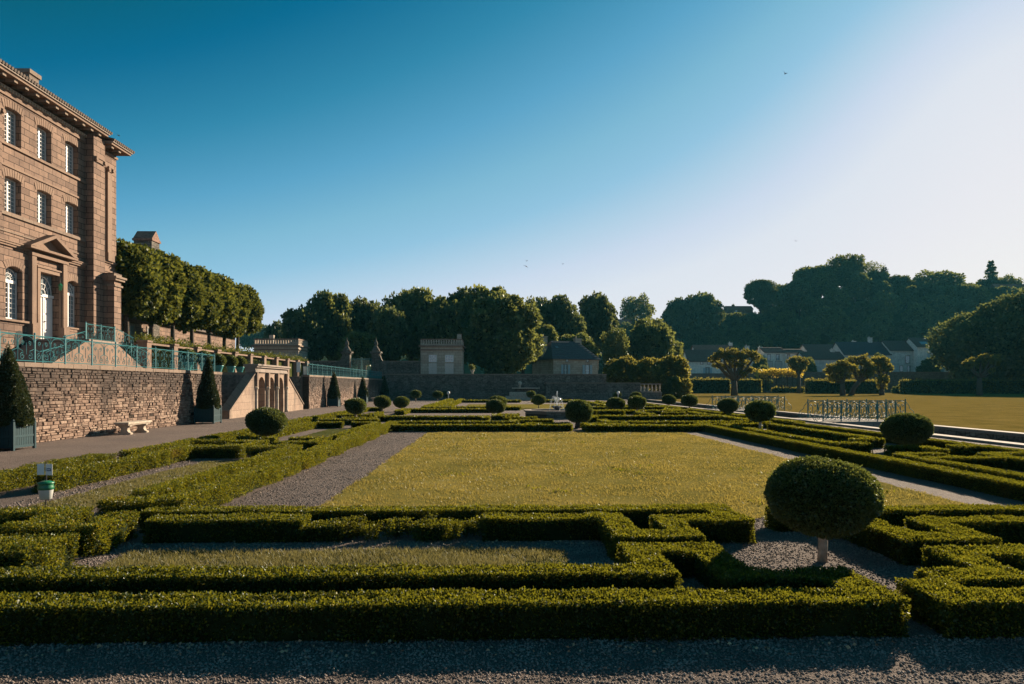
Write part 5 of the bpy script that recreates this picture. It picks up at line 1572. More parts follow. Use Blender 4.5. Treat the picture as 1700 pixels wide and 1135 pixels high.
# ------------------------------------------------------------------ house behind the wall, outbuilding behind the limes
def house(name, label, loc, rz, w, d, hw, hr, wall, roof, wins=(), chims=(), hip=0.0, z0=-3.0, sky=(), door=None):
    """origin at the front left ground corner; front faces local -y; ridge along x"""
    t = thing(name, label, 'house', loc, rz)
    wl = MB().box(0, w, 0, d, z0, hw)
    if hip == 0:
        wl.poly([(0, 0, hw), (0, d, hw), (0, d / 2, hr)]).poly([(w, 0, hw), (w, d / 2, hr), (w, d, hw)])
    wl.build('wall', M[wall], t)
    e = .35; th = .14
    rm = MB()
    ra, rb = (-e, w + e) if hip == 0 else (hip, w - hip)
    k = (hr - hw) / (d / 2)
    lo = hw - e * k
    for o_ in (0, th):
        rm.poly([(-e, -e, lo + o_), (w + e, -e, lo + o_), (rb, d / 2, hr + o_), (ra, d / 2, hr + o_)])
        rm.poly([(-e, d + e, lo + o_), (ra, d / 2, hr + o_), (rb, d / 2, hr + o_), (w + e, d + e, lo + o_)])
        if hip:
            rm.poly([(-e, -e, lo + o_), (ra, d / 2, hr + o_), (-e, d + e, lo + o_)]); rm.poly([(w + e, -e, lo + o_), (w + e, d + e, lo + o_), (rb, d / 2, hr + o_)])
    rm.poly([(-e, -e, lo), (w + e, -e, lo), (w + e, -e, lo + th), (-e, -e, lo + th)])
    if hip == 0:
        for x in (-e, w + e):
            rm.poly([(x, -e, lo), (x, d / 2, hr), (x, d / 2, hr + th), (x, -e, lo + th)])
    else:
        rm.poly([(-e, -e, lo), (-e, d + e, lo), (-e, d + e, lo + th), (-e, -e, lo + th)])
    rows = MB()
    ns = 9
    for i in range(1, ns):
        f = i / ns; y = -e + (d / 2 + e) * f; z = lo + (hr - lo) * f + th
        xa, xb = -e + (ra + e) * f, w + e + (rb - w - e) * f
        rows.box(xa + .02, xb - .02, y - .06, y + .06, z - .03, z + .035)
    ro = rm.build('roof', M[roof], t); rows.build('tile_courses', M[roof], ro)
    for (x, y, cw, ct) in chims:
        c = MB(); c.box(x - cw / 2, x + cw / 2, y - .35, y + .35, hw, ct).box(x - cw / 2 - .08, x + cw / 2 + .08, y - .43, y + .43, ct, ct + .15)
        c.tube([(x - cw / 4, y, ct + .15), (x - cw / 4, y, ct + .5)], .12, 8)
        c.build('chimney', M[wall], ro)
    for (x, y, a, b) in sky:
        zc = lo + (hr - lo) * (y + e) / (d / 2 + e) + th + .05; k2 = (hr - lo) / (d / 2 + e)
        MB().poly([(x, y, zc), (x + a, y, zc), (x + a, y + b, zc + b * k2), (x, y + b, zc + b * k2)]).build('skylight', M['glass'], ro)
    for wi in wins:
        a, b, c, e_ = wi[:4]; sh = wi[4] if len(wi) > 4 else None
        f = MB(); f.box(a - .12, b + .12, -.06, .05, e_, e_ + .18).box(a - .12, a, -.05, .05, c, e_).box(b, b + .12, -.05, .05, c, e_).box(a - .14, b + .14, -.10, .05, c - .14, c)
        fo = f.build('window', M['coping'], t)
        if sh == 'closed':
            s = MB(); s.box(a, (a + b) / 2 - .02, -.07, 0.02, c, e_); s.box((a + b) / 2 + .02, b, -.07, .02, c, e_); s.build('shutters', M['pale_shutter'], fo)
        else:
            g_ = MB(); g_.box(a, b, -.012, .01, c, e_); g_.build('pane', M['glass'], fo)
            q = MB(); q.box((a + b) / 2 - .04, (a + b) / 2 + .04, -.03, .0, c, e_); q.box(a, b, -.028, 0, (c + e_) / 2 - .03, (c + e_) / 2 + .03); q.build('bars', M['white_paint'], fo)
            if sh == 'open':
                s = MB(); ww = (b - a) * .62
                s.box(a - .13 - ww, a - .13, -.08, -.02, c, e_); s.box(b + .13, b + .13 + ww, -.08, -.02, c, e_); s.build('shutters', M['shutter'], fo)
    if door:
        MB().box(door[0], door[1], -.06, .03, 0, door[2]).build('door', M['shutter'], t)
    return t
house('stone_house', 'shaded stone house with hipped roof and two pale shuttered windows behind the end wall', (9.3, 110, 3.0), R(22), 8.3, 8.0, 3.3, 6.2, 'stone_far', 'slate',
      [(1.9, 2.5, .5, 2.2, 'open'), (5.9, 6.6, .5, 2.2, 'open'), (2.3, 2.7, 2.75, 3.2), (6.1, 6.5, 2.75, 3.2)], [(-.1 + .4, 4, .9, 6.9), (6.6, 4, 1.2, 6.7)], hip=1.6, sky=[(1.6, 2.2, .5, .35)])
house('outbuilding', 'long stone outbuilding behind the clipped limes with a tall chimney stack', (-31.0, 46, UZ), R(90), 36, 8, 3.2, 6.3, 'ashlar', 'tile_dark',
      [(8, 9.2, .4, 2.4), (12, 13.2, .4, 2.4), (15.5, 16.7, .4, 2.4)], [], z0=-2).rotation_euler = (0, 0, R(90))
oc = thing('chimney_stack', 'tall gabled stone chimney stack standing above the clipped limes', 'chimney', (-31.6, 62.6, UZ))
MB().box(-.8, .8, -.7, .7, 0, 10.3).build('shaft', M['rubble_far'], oc)
MB().box(-.9, .9, -.8, .8, 10.3, 10.5).prism([(-.75, 10.5), (.75, 10.5), (0, 11.3)], 'x', -.85, .85).build('cap', M['tile'], oc)

# ------------------------------------------------------------------ village
VZ = 5.1
def vh(px0, px1, ybase, ywall, yridge, Y, d, label, wall, roof, wins=(), chims=(), **kw):
    x0, z0 = at(px0, ybase, Y); x1, zw = at(px1, ywall, Y); _, zr = at(px0, yridge, Y + d / 2)
    k = Y / 1133
    ww = [((a - px0) * k, (b - px0) * k, (640 - c) * k + 1.8 - VZ, (640 - e) * k + 1.8 - VZ, *s) for (a, b, c, e, *s) in wins]
    cc = [((c[0] - px0) * k, d / 2 if len(c) < 3 else c[2], 1.1, (640 - c[1]) * (Y + d / 2) / 1133 + 1.8 - VZ) for c in chims]
    return house('village_house', label, (x0, Y, VZ), 0, x1 - x0, d, zw - VZ, zr - VZ, wall, roof, ww, cc, **kw)
vh(1143, 1196, 626, 599, 581, 192, 7, 'cream house with pale blue shutters at the left end of the village', 'render', 'tile_dark', [(1172, 1178, 621, 610, 'open'), (1163, 1167, 604, 600), (1175, 1179, 604, 600)])
vh(1158, 1222, 626, 592, 573, 202, 9, 'larger gabled house right behind the cream one', 'render2', 'tile', [(1196, 1201, 612, 600)], [(1222, 569)])
vh(1222, 1270, 624, 597, 588, 197, 8, 'low house half hidden by the tall pollard tree', 'render2', 'tile_dark', [(1232, 1238, 612, 603)], [(1249, 574)])
vh(1270, 1304, 622, 585, 577, 200, 8, 'two storey house with closed white shutters', 'render', 'tile', [(1274, 1279, 597, 588), (1289, 1294, 597, 588), (1273, 1282, 615, 600, 'closed'), (1287, 1298, 615, 600, 'closed')], [(1271, 576), (1302, 578)])
vh(1304, 1337, 622, 586, 580, 199, 8, 'two storey house touching the one with closed white shutters', 'render', 'tile_dark', [(1307, 1311, 594, 588), (1322, 1327, 594, 588), (1312, 1318, 614, 600)])
vh(1337, 1402, 622, 596, 584, 190, 7, 'house with a wide blank pale wall', 'render2', 'tile_dark', [], [(1393, 580)])
vh(1344, 1440, 622, 586, 572, 206, 9, 'long roofed building behind the blank walled house', 'render2', 'tile_dark', [(1410, 1415, 600, 592)], [(1351, 575), (1432, 566)])
vh(1402, 1478, 620, 588, 568, 198, 10, 'wide slate roofed house behind the clustered pollards', 'render2', 'slate', [(1440, 1445, 604, 596)], [(1461, 560)])
vh(1478, 1523, 617, 581, 566, 198, 8, 'house with a tall dark window left of the skylit roof', 'render2', 'tile_dark', [(1504, 1511, 602, 590), (1494, 1499, 616, 607), (1507, 1512, 616, 607)])
vh(1523, 1566, 616, 575, 561, 196, 8, 'taller pale house with bright skylights in its roof', 'render', 'tile_dark', [(1546, 1555, 596, 585, 'open'), (1548, 1553, 579, 575), (1536, 1540, 616, 604), (1543, 1548, 616, 604)], sky=[(1.6, .7, 2.2, 1.3), (4.6, .8, 1.6, 1.2)])
vh(1566, 1625, 618, 600, 590, 190, 7, 'low pale outhouse under the huge dark tree', 'render2', 'tile_dark', [(1592, 1597, 614, 607)])
vh(1640, 1720, 618, 598, 588, 190, 7, 'low house glimpsed behind the flat pollard at right', 'render2', 'tile_dark', [(1668, 1673, 614, 607)])
def hill_house(px0, px1, ywall, yr, Y, label, roof):
    x0, zw = at(px0, ywall, Y); x1, zr = at(px1, yr, Y)
    b = max(hz((x0 + x1) / 2, Y) - 1, zw - 3.4)
    house('hill_house', label, (x0, Y, b), 0, x1 - x0, 7, zw - b, zr - b, 'rubble_far', roof, [((x1 - x0) * .3, (x1 - x0) * .3 + 1, zw - b - 1.6, zw - b - .6)])
hill_house(1655, 1712, 482, 470, 375, 'house with a pink tiled roof on the hilltop at the right edge', 'tile')
hill_house(1208, 1250, 513, 507, 378, 'long low roof among the trees left of the umbrella pine', 'tile')
hill_house(1026, 1048, 536, 529, 345, 'small red roofed house among trees on the central slope', 'tile')
hill_house(1012, 1046, 548, 540, 336, 'dark roofed house among trees below the small red roof', 'slate')
rubble_wall('village_wall', 'long shaded wall below the village houses', [(at(1262, 0, 181)[0], 300, 180.6, 181.4, -.2, 5.3)], [(at(1262, 0, 181)[0], 300, 180.5, 181.45, 5.3, 5.5)], mat='rubble_far', origin=(100, 181, 0))

# ------------------------------------------------------------------ clipped hedges, pollards and shrubs on the right lawn
def big_hedge(px0, px1, Y, h, label, d=2.2, mat='pollard'):
    x0, x1 = at(px0, 0, Y)[0], at(px1, 0, Y)[0]
    return hedge([(x0, x1, Y, Y + d, h)], label, leaf=.34, dens=1.2, group='clipped hedges along the right lawn', mat=mat, rough=.4, loose=.10, spike=.55, name='clipped_hedge')
big_hedge(1146, 1212, 160, 3.2, 'clipped hedge left of the tall pollard trunk')
big_hedge(1222, 1264, 158, 3.1, 'short clipped hedge right of the tall pollard trunk')
big_hedge(1344, 1390, 152, 2.9, 'clipped hedge left of the leaning pollards')
big_hedge(1396, 1466, 150, 2.8, 'clipped hedge behind the leaning pollards')
big_hedge(1503, 1720, 150, 2.9, 'longest clipped hedge running out of view at the right')
big_hedge(1285, 1335, 168, 1.2, 'low planting beneath the golden leafed pergola', d=1.5)
def bush(px, ytop, wpx, Y, zb, label, mat='pollard', L=.3, seed=1, n=9, cov=2.0):
    X, zt = at(px, ytop, Y); w = wpx * Y / 1133
    return tree('bush', label, lobes_for(seed, w, zt - zb, -.5, n), L, cov, mat, seed, (.08, .5), (X, Y, zb), cat='shrub', inner=.4, coref=0)
bush(1035, 590, 62, 96, 2.0, 'golden lit shrub at the left of the cluster above the low wall', seed=61)
bush(1075, 594, 60, 97, 2.0, 'golden lit shrub in the middle of the cluster above the low wall', seed=62)
bush(1115, 586, 56, 98, 2.0, 'tallest golden lit shrub of the cluster above the low wall', seed=63)
bush(1121, 625, 52, 95, 0.0, 'round pale leaved bush at the head of the canal', seed=64)
bush(1268, 600, 26, 175, 0, 'dark bush left of the golden pergola', seed=65, mat='tree')
bush(1545, 588, 36, 186, 2, 'small dark tree against the pale skylit house', seed=66, mat='tree_dark')
bush(1492, 640, 20, 156, 0, 'small grey bush between the two right clipped hedges', seed=67, mat='tree')
pg = thing('leafy_pergola', 'pergola covered in bright golden leaves before the village', 'pergola', (at(1293, 0, 172)[0], 172, 0))
w_ = 74 * 172 / 1133 / 2
for k in range(5):
    for y in (-1.5, 1.5): MB().tube([(-w_ + 2 * w_ * k / 4, y, 0), (-w_ + 2 * w_ * k / 4, y, 4.4)], .12, 6).build('post', M['bark'], pg)
MB().box(-w_, w_, -1.55, -1.45, 4.2, 4.4).box(-w_, w_, 1.45, 1.55, 4.2, 4.4).build('beams', M['bark'], pg)
rng = np.random.default_rng(71); n = 2600
P = np.stack([(rng.random(n) * 2 - 1) * w_, (rng.random(n) * 2 - 1) * 2.0, 4.1 + 1.6 * rng.random(n) ** 1.3], 1)
P[:, 2] += .5 * vnoise(P * np.array([1, 1, 0]), .5)
V, Q = leaf_quads(P, np.tile(np.array([0, 0, 1.]), (n, 1)), .45)
obj('foliage', np_mesh('foliage', V, Q, None, M['golden']), pg)

def pollard(px, ybase, Y, arms, label, seed, tr=.5, lean=0):
    """stout trunk, thick arms, a pom-pom of leaves on every arm: arms = (px, py, radius_px)"""
    x0, z0 = at(px, ybase, Y); z0 = 0; tr *= .8
    t = thing('pollard_tree', label, 'tree', (x0, Y, 0)); r = random.Random(seed)
    lobes = []; tb = MB(); k = Y / 1133
    fork = Vector((lean, 0, min(a[1] * 0 + (640 - a[1]) * k + 1.8 for a in arms) * .72))
    tb.tube([(0, 0, -.3), (lean * .4, .1, fork.z * .5), tuple(fork)], tr * 1.3, 10, tr * .85)
    for (ax, ay, ar) in arms:
        p = Vector(((ax - px) * k, r.uniform(-.5, .5) * ar * k * 2.0, 1.8 + (640 - ay) * k)); rad = ar * k * 1.0
        mid = (fork + p) / 2 + Vector((0, 0, -.3))
        tb.tube([tuple(fork), tuple(mid), tuple(p)], tr * .55, 7, tr * .28)
        lobes.append((p.x, p.y, p.z, rad * .78, rad * .78, rad * .66))
        for j in range(4):
            q = Vector((r.uniform(-1, 1), r.uniform(-1, 1), r.uniform(-.4, .7))) * rad * .95
            lobes.append((p.x + q.x, p.y + q.y, p.z + q.z, rad * .4, rad * .4, rad * .34))
    c = obj('crown', crown_mesh(lobes, .34, 1.5, 'pollard', seed, inner=.8), t)
    tb.build('trunk', M['bark'], t, True)
    return t
for a in [('elm', 1262, 588, 26, 188, 0, 'small dark tree between the low house and the shuttered house'), ('oak', 1344, 592, 24, 186, 0, 'small tree before the wide blank pale wall'), ('elm', 1460, 584, 34, 186, 0, 'dark garden tree before the wide slate roofed house'), ('oak', 1412, 590, 26, 186, 0, 'small garden tree behind the leaning pollard')]:
    tree_px(*a)
pollard(1219, 657, 121, [(1184, 595, 9), (1195, 588, 10), (1207, 593, 9), (1219, 587, 10), (1231, 592, 9), (1241, 586, 10), (1254, 592, 10), (1206, 606, 9), (1247, 613, 8), (1233, 621, 7), (1222, 603, 9), (1190, 604, 7), (1239, 603, 8)], 'tallest pollard with wide knobbly crown on the right lawn', 81, .62)
pollard(1326, 651, 160, [(1313, 600, 8), (1324, 596, 9), (1336, 599, 8), (1317, 610, 7), (1333, 611, 8), (1325, 606, 7)], 'smaller pollard right of the golden pergola', 82, .5)
pollard(1399, 657, 122, [(1381, 613, 10), (1392, 607, 10), (1403, 609, 10), (1384, 627, 10), (1395, 620, 10), (1406, 622, 8)], 'leftmost bushy pollard of the right group', 83, .5)
pollard(1412, 657, 126, [(1417, 598, 9), (1429, 597, 9), (1436, 604, 10), (1447, 612, 9), (1431, 619, 9), (1418, 611, 9), (1441, 623, 7)], 'pollard with a trunk leaning right in the right group', 84, .5, lean=1.6)
pollard(1464, 657, 128, [(1459, 598, 10), (1471, 600, 10), (1464, 613, 11), (1477, 610, 8), (1460, 630, 10), (1468, 640, 9)], 'upright pollard clothed in leaves to its foot', 86, .5)
pollard(1626, 650, 124, [(1605, 606, 7), (1614, 601, 9), (1627, 597, 9), (1640, 596, 9), (1653, 595, 8), (1660, 601, 6), (1636, 606, 8), (1645, 615, 5)], 'flat topped pollard near the right edge', 85, .55)

# ------------------------------------------------------------------ cones in planters along the wall
def planter_cone(x, y, label, plabel, tip, r0, L, seed):
    p = thing('planter_box', plabel, 'planter', (x, y, 0), group='square teal planters along the retaining walls')
    w = .435
    if 'pl' not in PLC:
        m = MB()
        for sx in (-1, 1):
            for sy in (-1, 1):
                PLC.setdefault('post', MB().box(-.035, .035, -.035, .035, 0, .80).lathe([(.025, .80), (.04, .83), (.025, .865), (.005, .875)], 0, 0, 8).mesh('post', M['planter']))
        side = MB()
        side.box(-.40, .40, -.018, .018, .66, .73).box(-.40, .40, -.018, .018, .36, .42).box(-.40, .40, -.018, .018, .07, .14)
        for k in range(11):
            a = -.39 + k * .0715
            side.box(a, a + .058, -.008, .012, .14, .66)
        PLC['side'] = side.mesh('side_panel', M['planter'])
        PLC['soil'] = MB().box(-.38, .38, -.38, .38, .1, .66).mesh('soil', M['void'])
        PLC['pl'] = 1
    for sx in (-1, 1):
        for sy in (-1, 1):
            o = obj('post', PLC['post'], p); o.location = (sx * w, sy * w, 0)
    for k in range(4):
        o = obj('side_panel', PLC['side'], p); a = k * math.pi / 2
        o.location = (w * math.sin(a), -w * math.cos(a), 0); o.rotation_euler = (0, 0, a)
    obj('soil', PLC['soil'], p)
    t = thing('cone_topiary', label, 'topiary', (x, y, .66), group='yew cones along the retaining walls')
    global rng
    rng = np.random.default_rng(seed); h = tip - .66
    n = int(math.pi * r0 * h * 1.1 * 2.4 / (.34 * L * L))
    u = 1 - np.sqrt(rng.random(n)); th = rng.random(n) * 6.283
    rad = r0 * (1 - u) ** .92 * (1 - .25 * np.exp(-u * 14)) + .015
    P = np.stack([np.cos(th) * rad, np.sin(th) * rad, u * h], 1)
    nn = np.stack([np.cos(th), np.sin(th), np.full(n, .3)], 1)
    P += nn * (.05 * vnoise(P + seed, 3.0) + .035 * vnoise(P + seed, 8.0) - .04 * rng.random(n) ** 2 - .3 * L)[:, None] * np.minimum(1, (rad / .2))[:, None]
    V, Q = leaf_quads(P, unit(nn), L, outw=.9, wid=.28, up=.3)
    c = obj('foliage', np_mesh('foliage', V, Q, None, M['yew']), t)
    MB().lathe([(r0 * .3, -.1), (r0 * .86, .06), (r0 * .80, h * .12), (r0 * .42, h * .52), (.02, h * .96)], 0, 0, 18).build('inner_twigs', M['boxcore'], c)
PLC = {}
for i, (y, tip, lab, pl) in enumerate([(19.55, 2.97, 'nearest broad yew cone in its box before the retaining wall', 'teal wooden planter box nearest the viewer, left of the stone bench'),
                                       (32.9, 3.28, 'tall yew cone at the end of the tall retaining wall', 'teal planter box beside the loggia steps'),
                                       (58.2, 3.0, 'yew cone first beyond the loggia', 'teal planter box first beyond the loggia'),
                                       (70.8, 2.75, 'yew cone halfway along the farther retaining wall', 'teal planter box halfway along the farther retaining wall'),
                                       (84.6, 3.1, 'last yew cone in the far corner of the garden', 'teal planter box in the far corner of the garden')]):
    planter_cone(-13.72, y, lab, pl, tip, .68 if i == 0 else .60, .05 if i == 0 else (.06 if i == 1 else .1), 90 + i)

# ------------------------------------------------------------------ benches
def bench(x, y, label):
    t = thing('stone_bench', label, 'bench', (x, y, 0))
    MB().box(-.27, .27, -.85, .85, .385, .46).box(-.24, .24, -.82, .82, .345, .385).build('seat', M['white_stone'], t, bevel=.012)
    for s in (-1, 1):
        pr_ = [(-.2, 0), (-.12, .0), (.12, 0), (.24, 0), (.25, .06), (.17, .09), (.12, .16), (.14, .24), (.22, .30), (.23, .345), (-.22, .345), (-.21, .3), (-.13, .24), (-.11, .16), (-.16, .09), (-.23, .05)]
        MB().prism(pr_, 'y', s * .58 - .09, s * .58 + .09).build('leg', M['white_stone'], t, bevel=.008)
bench(-13.62, 26.0, 'pale stone bench with scrolled legs against the tall retaining wall')
bench(-13.7, 63.8, 'stone bench between the first two cones beyond the loggia')
bench(-13.7, 77.5, 'stone bench before the last cone in the far corner')

# ------------------------------------------------------------------ moth trap on its pole
tr = thing('moth_trap', 'green lidded white bucket trap on a thin pole with paper cards', 'trap', (-6.68, 10.3, 0))
MB().tube([(0, 0, -.02), (.005, 0, .36), (.012, 0, .66)], .009, 8).build('pole', M['metal_dark'], tr)
MB().lathe([(.07, .115), (.078, .12), (.098, .255), (.1, .262)], 0, 0, 24).build('bucket', M['milk_plastic'], tr, True)
lid = MB().lathe([(.102, .258), (.108, .275), (.105, .30), (.098, .325), (.098, .345), (.112, .352), (.112, .362), (.06, .385), (.02, .392)], 0, 0, 24).build('lid', M['green_plastic'], tr, True)
c = MB(); c.box(-.108, -.015, -.014, -.011, .48, .645); o = c.build('card', M['card'], tr); o.rotation_euler = (0, 0, .25)
c = MB(); c.box(.01, .125, -.014, -.011, .475, .64); o = c.build('card', M['card'], tr); o.rotation_euler = (0, 0, -.2)
q = MB().box(.03, .105, -.0165, -.0145, .535, .575); q.build('printed_label', M['blue_ink'], o)
q = MB().box(.04, .095, -.0185, -.0168, .548, .562); q.build('printed_mark', M['card'], o)

# ------------------------------------------------------------------ fountain
ft = thing('fountain', 'stone basin with white water jets in the middle of the garden', 'fountain', (3.45, 38.4, 0))
def ring(r0, r1, z0, z1, seg=8, rot=math.pi / 8):
    m = MB()
    for k in range(seg):
        a, b = rot + 2 * math.pi * k / seg, rot + 2 * math.pi * (k + 1) / seg
        A0, A1, B0, B1 = (r0 * math.cos(a), r0 * math.sin(a)), (r1 * math.cos(a), r1 * math.sin(a)), (r0 * math.cos(b), r0 * math.sin(b)), (r1 * math.cos(b), r1 * math.sin(b))
        m.poly([(*A0, z1), (*A1, z1), (*B1, z1), (*B0, z1)]); m.poly([(*A1, z0), (*B1, z0), (*B1, z1), (*A1, z1)]); m.poly([(*B0, z0), (*A0, z0), (*A0, z1), (*B0, z1)])
    return m
ring(1.62, 1.9, -.05, .36).build('basin_wall', M['rubble_far'], ft)
ring(1.55, 2.0, .36, .44).build('rim', M['coping'], ft)
ring(1.9, 2.6, .004, .02).build('paving', M['coping'], ft)
MB().poly([(1.6 * math.cos(math.pi / 8 + math.pi * k / 4), 1.6 * math.sin(math.pi / 8 + math.pi * k / 4), .27) for k in range(8)]).build('water', M['water'], ft)
MB().lathe([(.2, .1), (.16, .5), (.3, .6), (.32, .66)], 0, 0, 12).build('nozzle', M['dark_stone'], ft, True)
rj = random.Random(9)
def jet(vx, vy, vz, n, spread):
    m = MB(); g_ = 9.8
    T = (vz + math.sqrt(vz * vz + 2 * g_ * .35)) / g_
    pts = [(vx * t, vy * t, .62 + vz * t - .5 * g_ * t * t) for t in [T * k / 14 for k in range(15)]]
    m.tube(pts, .006, 5, .003)
    bm = bmesh.new()
    for k in range(n):
        t = T * (.25 + .75 * rj.random()); s = spread * (t / T)
        p = (vx * t + rj.gauss(0, s), vy * t + rj.gauss(0, s), max(.28, .62 + vz * t - .5 * g_ * t * t + rj.gauss(0, s)))
        r = rj.uniform(.004, .012)
        b0 = len(m.v)
        for d in ((1, 0, 0), (-1, 0, 0), (0, 1, 0), (0, -1, 0), (0, 0, 1.5), (0, 0, -1.5)): m.v.append(tuple(p[i] + d[i] * r for i in range(3)))
        for f in ((0, 2, 4), (2, 1, 4), (1, 3, 4), (3, 0, 4), (2, 0, 5), (1, 2, 5), (3, 1, 5), (0, 3, 5)): m.f.append(tuple(b0 + i for i in f))
    bm.free()
    return m.build('water_jet', M['spray'], ft)
jet(.02, .0, 4.1, 160, .035)
for k in range(8):
    a = k * math.pi / 4 + .3
    jet(.62 * math.cos(a), .62 * math.sin(a), 3.1 + rj.uniform(-.3, .3), 70, .06)

# ------------------------------------------------------------------ bridges over the canal
def bridge(y0, y1, label):
    t = thing('stone_bridge', label, 'bridge', (17.3, (y0 + y1) / 2, 0)); d = (y1 - y0) / 2
    MB().box(-1.98, 2.05, -d, d, -.22, .09).build('deck', M['coping'], t)
    MB().box(-1.5, 1.5, -d + .15, d - .15, -.95, -.225).build('arch', M['rubble_far'], t)
bridge(32.3, 35.7, 'nearer flat stone bridge over the canal'); bridge(46.5, 50.0, 'farther flat stone bridge over the canal')
def bridge_rail(x0, x1, y, label, n):
    t = railing(label, (x0, y, .06), (x1, y, .06), n, .95)
    w = x1 - x0
    for s, xx in ((-1, 0), (1, w)):
        m = MB()
        m.tube([(xx, 0, .93), (xx + s * .08, 0, .82), (xx + s * .2, 0, .68), (xx + s * .22, 0, .55), (xx + s * .42, 0, .40), (xx + s * .5, 0, .2), (xx + s * .4, 0, .05)], .016, 5)
        m.tube([(p[0], 0, p[1]) for p in spiral(xx + s * .24, .2, .17, -math.pi / 2, 1.3, s)], .013, 5)
        m.build('scroll_end', M['iron'], t)
bridge_rail(15.75, 19.3, 32.5, 'scrolled teal railing on the near side of the nearer bridge', 4)
bridge_rail(16.4, 21.6, 35.5, 'scrolled teal railing on the far side of the nearer bridge', 5)
bridge_rail(15.6, 20.0, 46.8, 'scrolled teal railing on the near side of the farther bridge', 4)
bridge_rail(15.9, 20.8, 49.8, 'scrolled teal railing on the far side of the farther bridge', 5)

# ------------------------------------------------------------------ potted balls and notices on the terrace
POTL = ['potted ball at the left behind the railing above the second cone', 'potted ball second from the left behind the railing', 'potted ball at the head of the loggia stair on its left', 'middle potted ball above the loggia steps', 'potted ball nearest the loggia cornice']
for i, (x, y) in enumerate([(-16.9, 37.9), (-16.9, 40.0), (-17.6, 43.8), (-17.6, 45.8), (-17.6, 47.4)]):
    t = thing('potted_ball', POTL[i], 'potted plant', (x, y, TZ), group='clipped balls in glazed pots on the terrace')
    if i == 0:
        PM = MB().lathe([(.16, 0), (.2, .03), (.15, .1), (.2, .3), (.27, .5), (.31, .55), (.30, .6), (.25, .6)], 0, 0, 16).mesh('pot', M['urn'], True)
        CM = ball_mesh(.46, .40, .06, 77)
        bm = ico((.42, .42, .36)); IM = bpy.data.meshes.new('inner_twigs'); bm.to_mesh(IM); bm.free(); IM.materials.append(M['boxcore'])
    obj('pot', PM, t); c = obj('crown', CM, t); c.location = (0, 0, .92); obj('inner_twigs', IM, c)
sg = thing('notice_board', 'white notice sheet on a post at the terrace edge', 'sign', (-15.35, 53.6, TZ))
MB().box(-.02, .02, -.02, .02, 0, .95).build('post', M['metal_dark'], sg); MB().box(-.16, .14, -.04, -.02, .35, 1.15).build('board', M['card'], sg)
sg = thing('notice_board', 'framed pale information panel right of the white notice', 'sign', (-14.85, 53.9, TZ))
MB().box(-.22, -.19, -.02, .02, 0, .8).box(.19, .22, -.02, .02, 0, .8).build('legs', M['metal_dark'], sg)
b_ = MB().box(-.25, .25, -.05, -.02, .12, .85).build('frame', M['metal_dark'], sg); MB().box(-.21, .21, -.055, -.05, .17, .81).build('sheet', M['render'], b_)

for x, y, lab in ((-5.5, 79.5, 'small white lamp post beside the smallest left ball'), (14.4, 80, 'small white lamp post before the tiny ball by the end wall')):
    t = thing('lamp_post', lab, 'lamp', (x, y, 0))
    MB().tube([(0, 0, 0), (0, 0, .75)], .05, 8).build('post', M['white_paint'], t)
    MB().lathe([(.05, .75), (.16, .85), (.18, 1.0), (.12, 1.12), (.02, 1.16)], 0, 0, 10).build('head', M['white_paint'], t, True)
X, z = at(784, 622, 88.2)
t = thing('wall_plant', 'spiky plant and pale urn standing on the end wall beside the right pavilion', 'plant', (X, 88.3, 3.3))
MB().lathe([(.18, 0), (.12, .15), (.25, .4), (.3, .55)], 0, 0, 10).build('pot', M['white_stone'], t, True)
rng = np.random.default_rng(5); P = rng.normal(size=(160, 3)) * .12 + np.array([0, 0, .8])
V, Q = leaf_quads(P, unit(P - np.array([0, 0, .4])), .35, wid=.12); obj('foliage', np_mesh('foliage', V, Q, None, M['tree']), t)

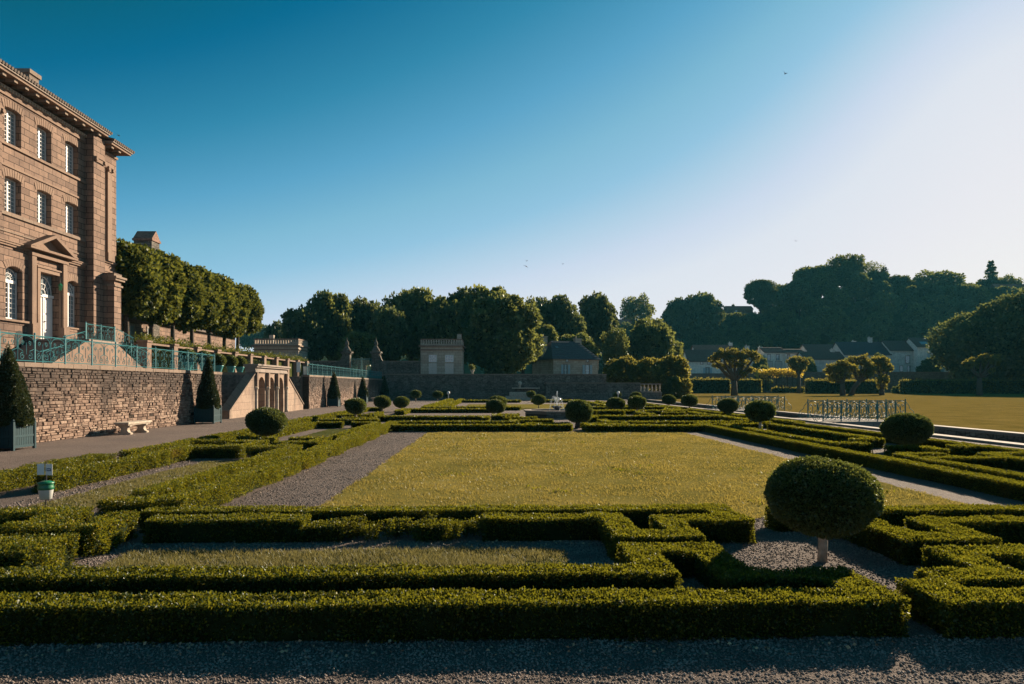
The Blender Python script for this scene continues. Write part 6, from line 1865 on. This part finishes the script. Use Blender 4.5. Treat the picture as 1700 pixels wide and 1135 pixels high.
# ------------------------------------------------------------------ birds
def bird(px, py, Y, span, bank, flap, label):
    X, z = at(px, py, Y)
    t = MB(); n = 8
    t.lathe([(.004, -.5), (.05, -.42), (.10, -.2), (.13, .05), (.11, .25), (.08, .36), (.02, .46)], 0, 0, 8)
    v = [(y_ * span, z_ * span * .6, x_ * span) for (x_, y_, z_) in [(p[0], p[2], p[1]) for p in t.v]]
    m = MB(); m.v = [(p[0], p[2], p[1]) for p in v]; m.f = list(t.f)
    for s in (-1, 1):
        w = [(0, .12), (.35, .16), (.62, .0), (1.0, -.22), (.55, -.2), (0, -.16)]
        b0 = len(m.v)
        for off in (.012, -.012):
            for (a, c) in w: m.v.append((c * span * .9, s * a * span * .62, (off + flap * a * (1 - .35 * a)) * span))
        k = len(w)
        m.f.append(tuple(b0 + i for i in range(k))); m.f.append(tuple(b0 + k + i for i in range(k))[::-1])
        for i in range(k): j = (i + 1) % k; m.f.append((b0 + i, b0 + j, b0 + k + j, b0 + k + i))
    o = m.build('bird', M['bird']); o.location = (X, Y, z); o.rotation_euler = (bank, .1, 1.2)
    tag(o, label, 'bird')
bird(874, 442, 62, .46, .5, -.15, 'larger dark bird gliding above the tree line at the centre')
bird(874, 433, 75, .3, .2, .5, 'small bird just above the larger gliding bird')
bird(934, 438, 80, .32, .3, .4, 'small pale looking bird right of the gliding pair')
bird(1303, 122, 55, .32, .6, .5, 'small bird alone high in the bright right sky')
bird(197, 225, 43, .22, .4, .4, 'tiny bird beside the eaves of the mansion')
bird(1321, 400, 110, .36, .3, .4, 'tiny bird low over the wooded crest')

# ------------------------------------------------------------------ evening haze
def haze(density, col):
    m = bpy.data.materials.new('evening haze'); m.use_nodes = True
    nt = m.node_tree; nt.nodes.clear()
    out = N(nt, 'ShaderNodeOutputMaterial'); v = N(nt, 'ShaderNodeVolumePrincipled')
    v.inputs['Color'].default_value = (*col, 1); v.inputs['Density'].default_value = density; v.inputs['Anisotropy'].default_value = 0.0
    nt.links.new(v.outputs[0], out.inputs['Volume'])
    o = MB().box(-1520, 1520, -80, 1620, -2.0, 64).build('haze', m)
    return tag(o, 'thin evening haze over the garden and the wooded hill', 'haze', kind='stuff')
haze(0.00010, (0.16, 0.72, 0.92))
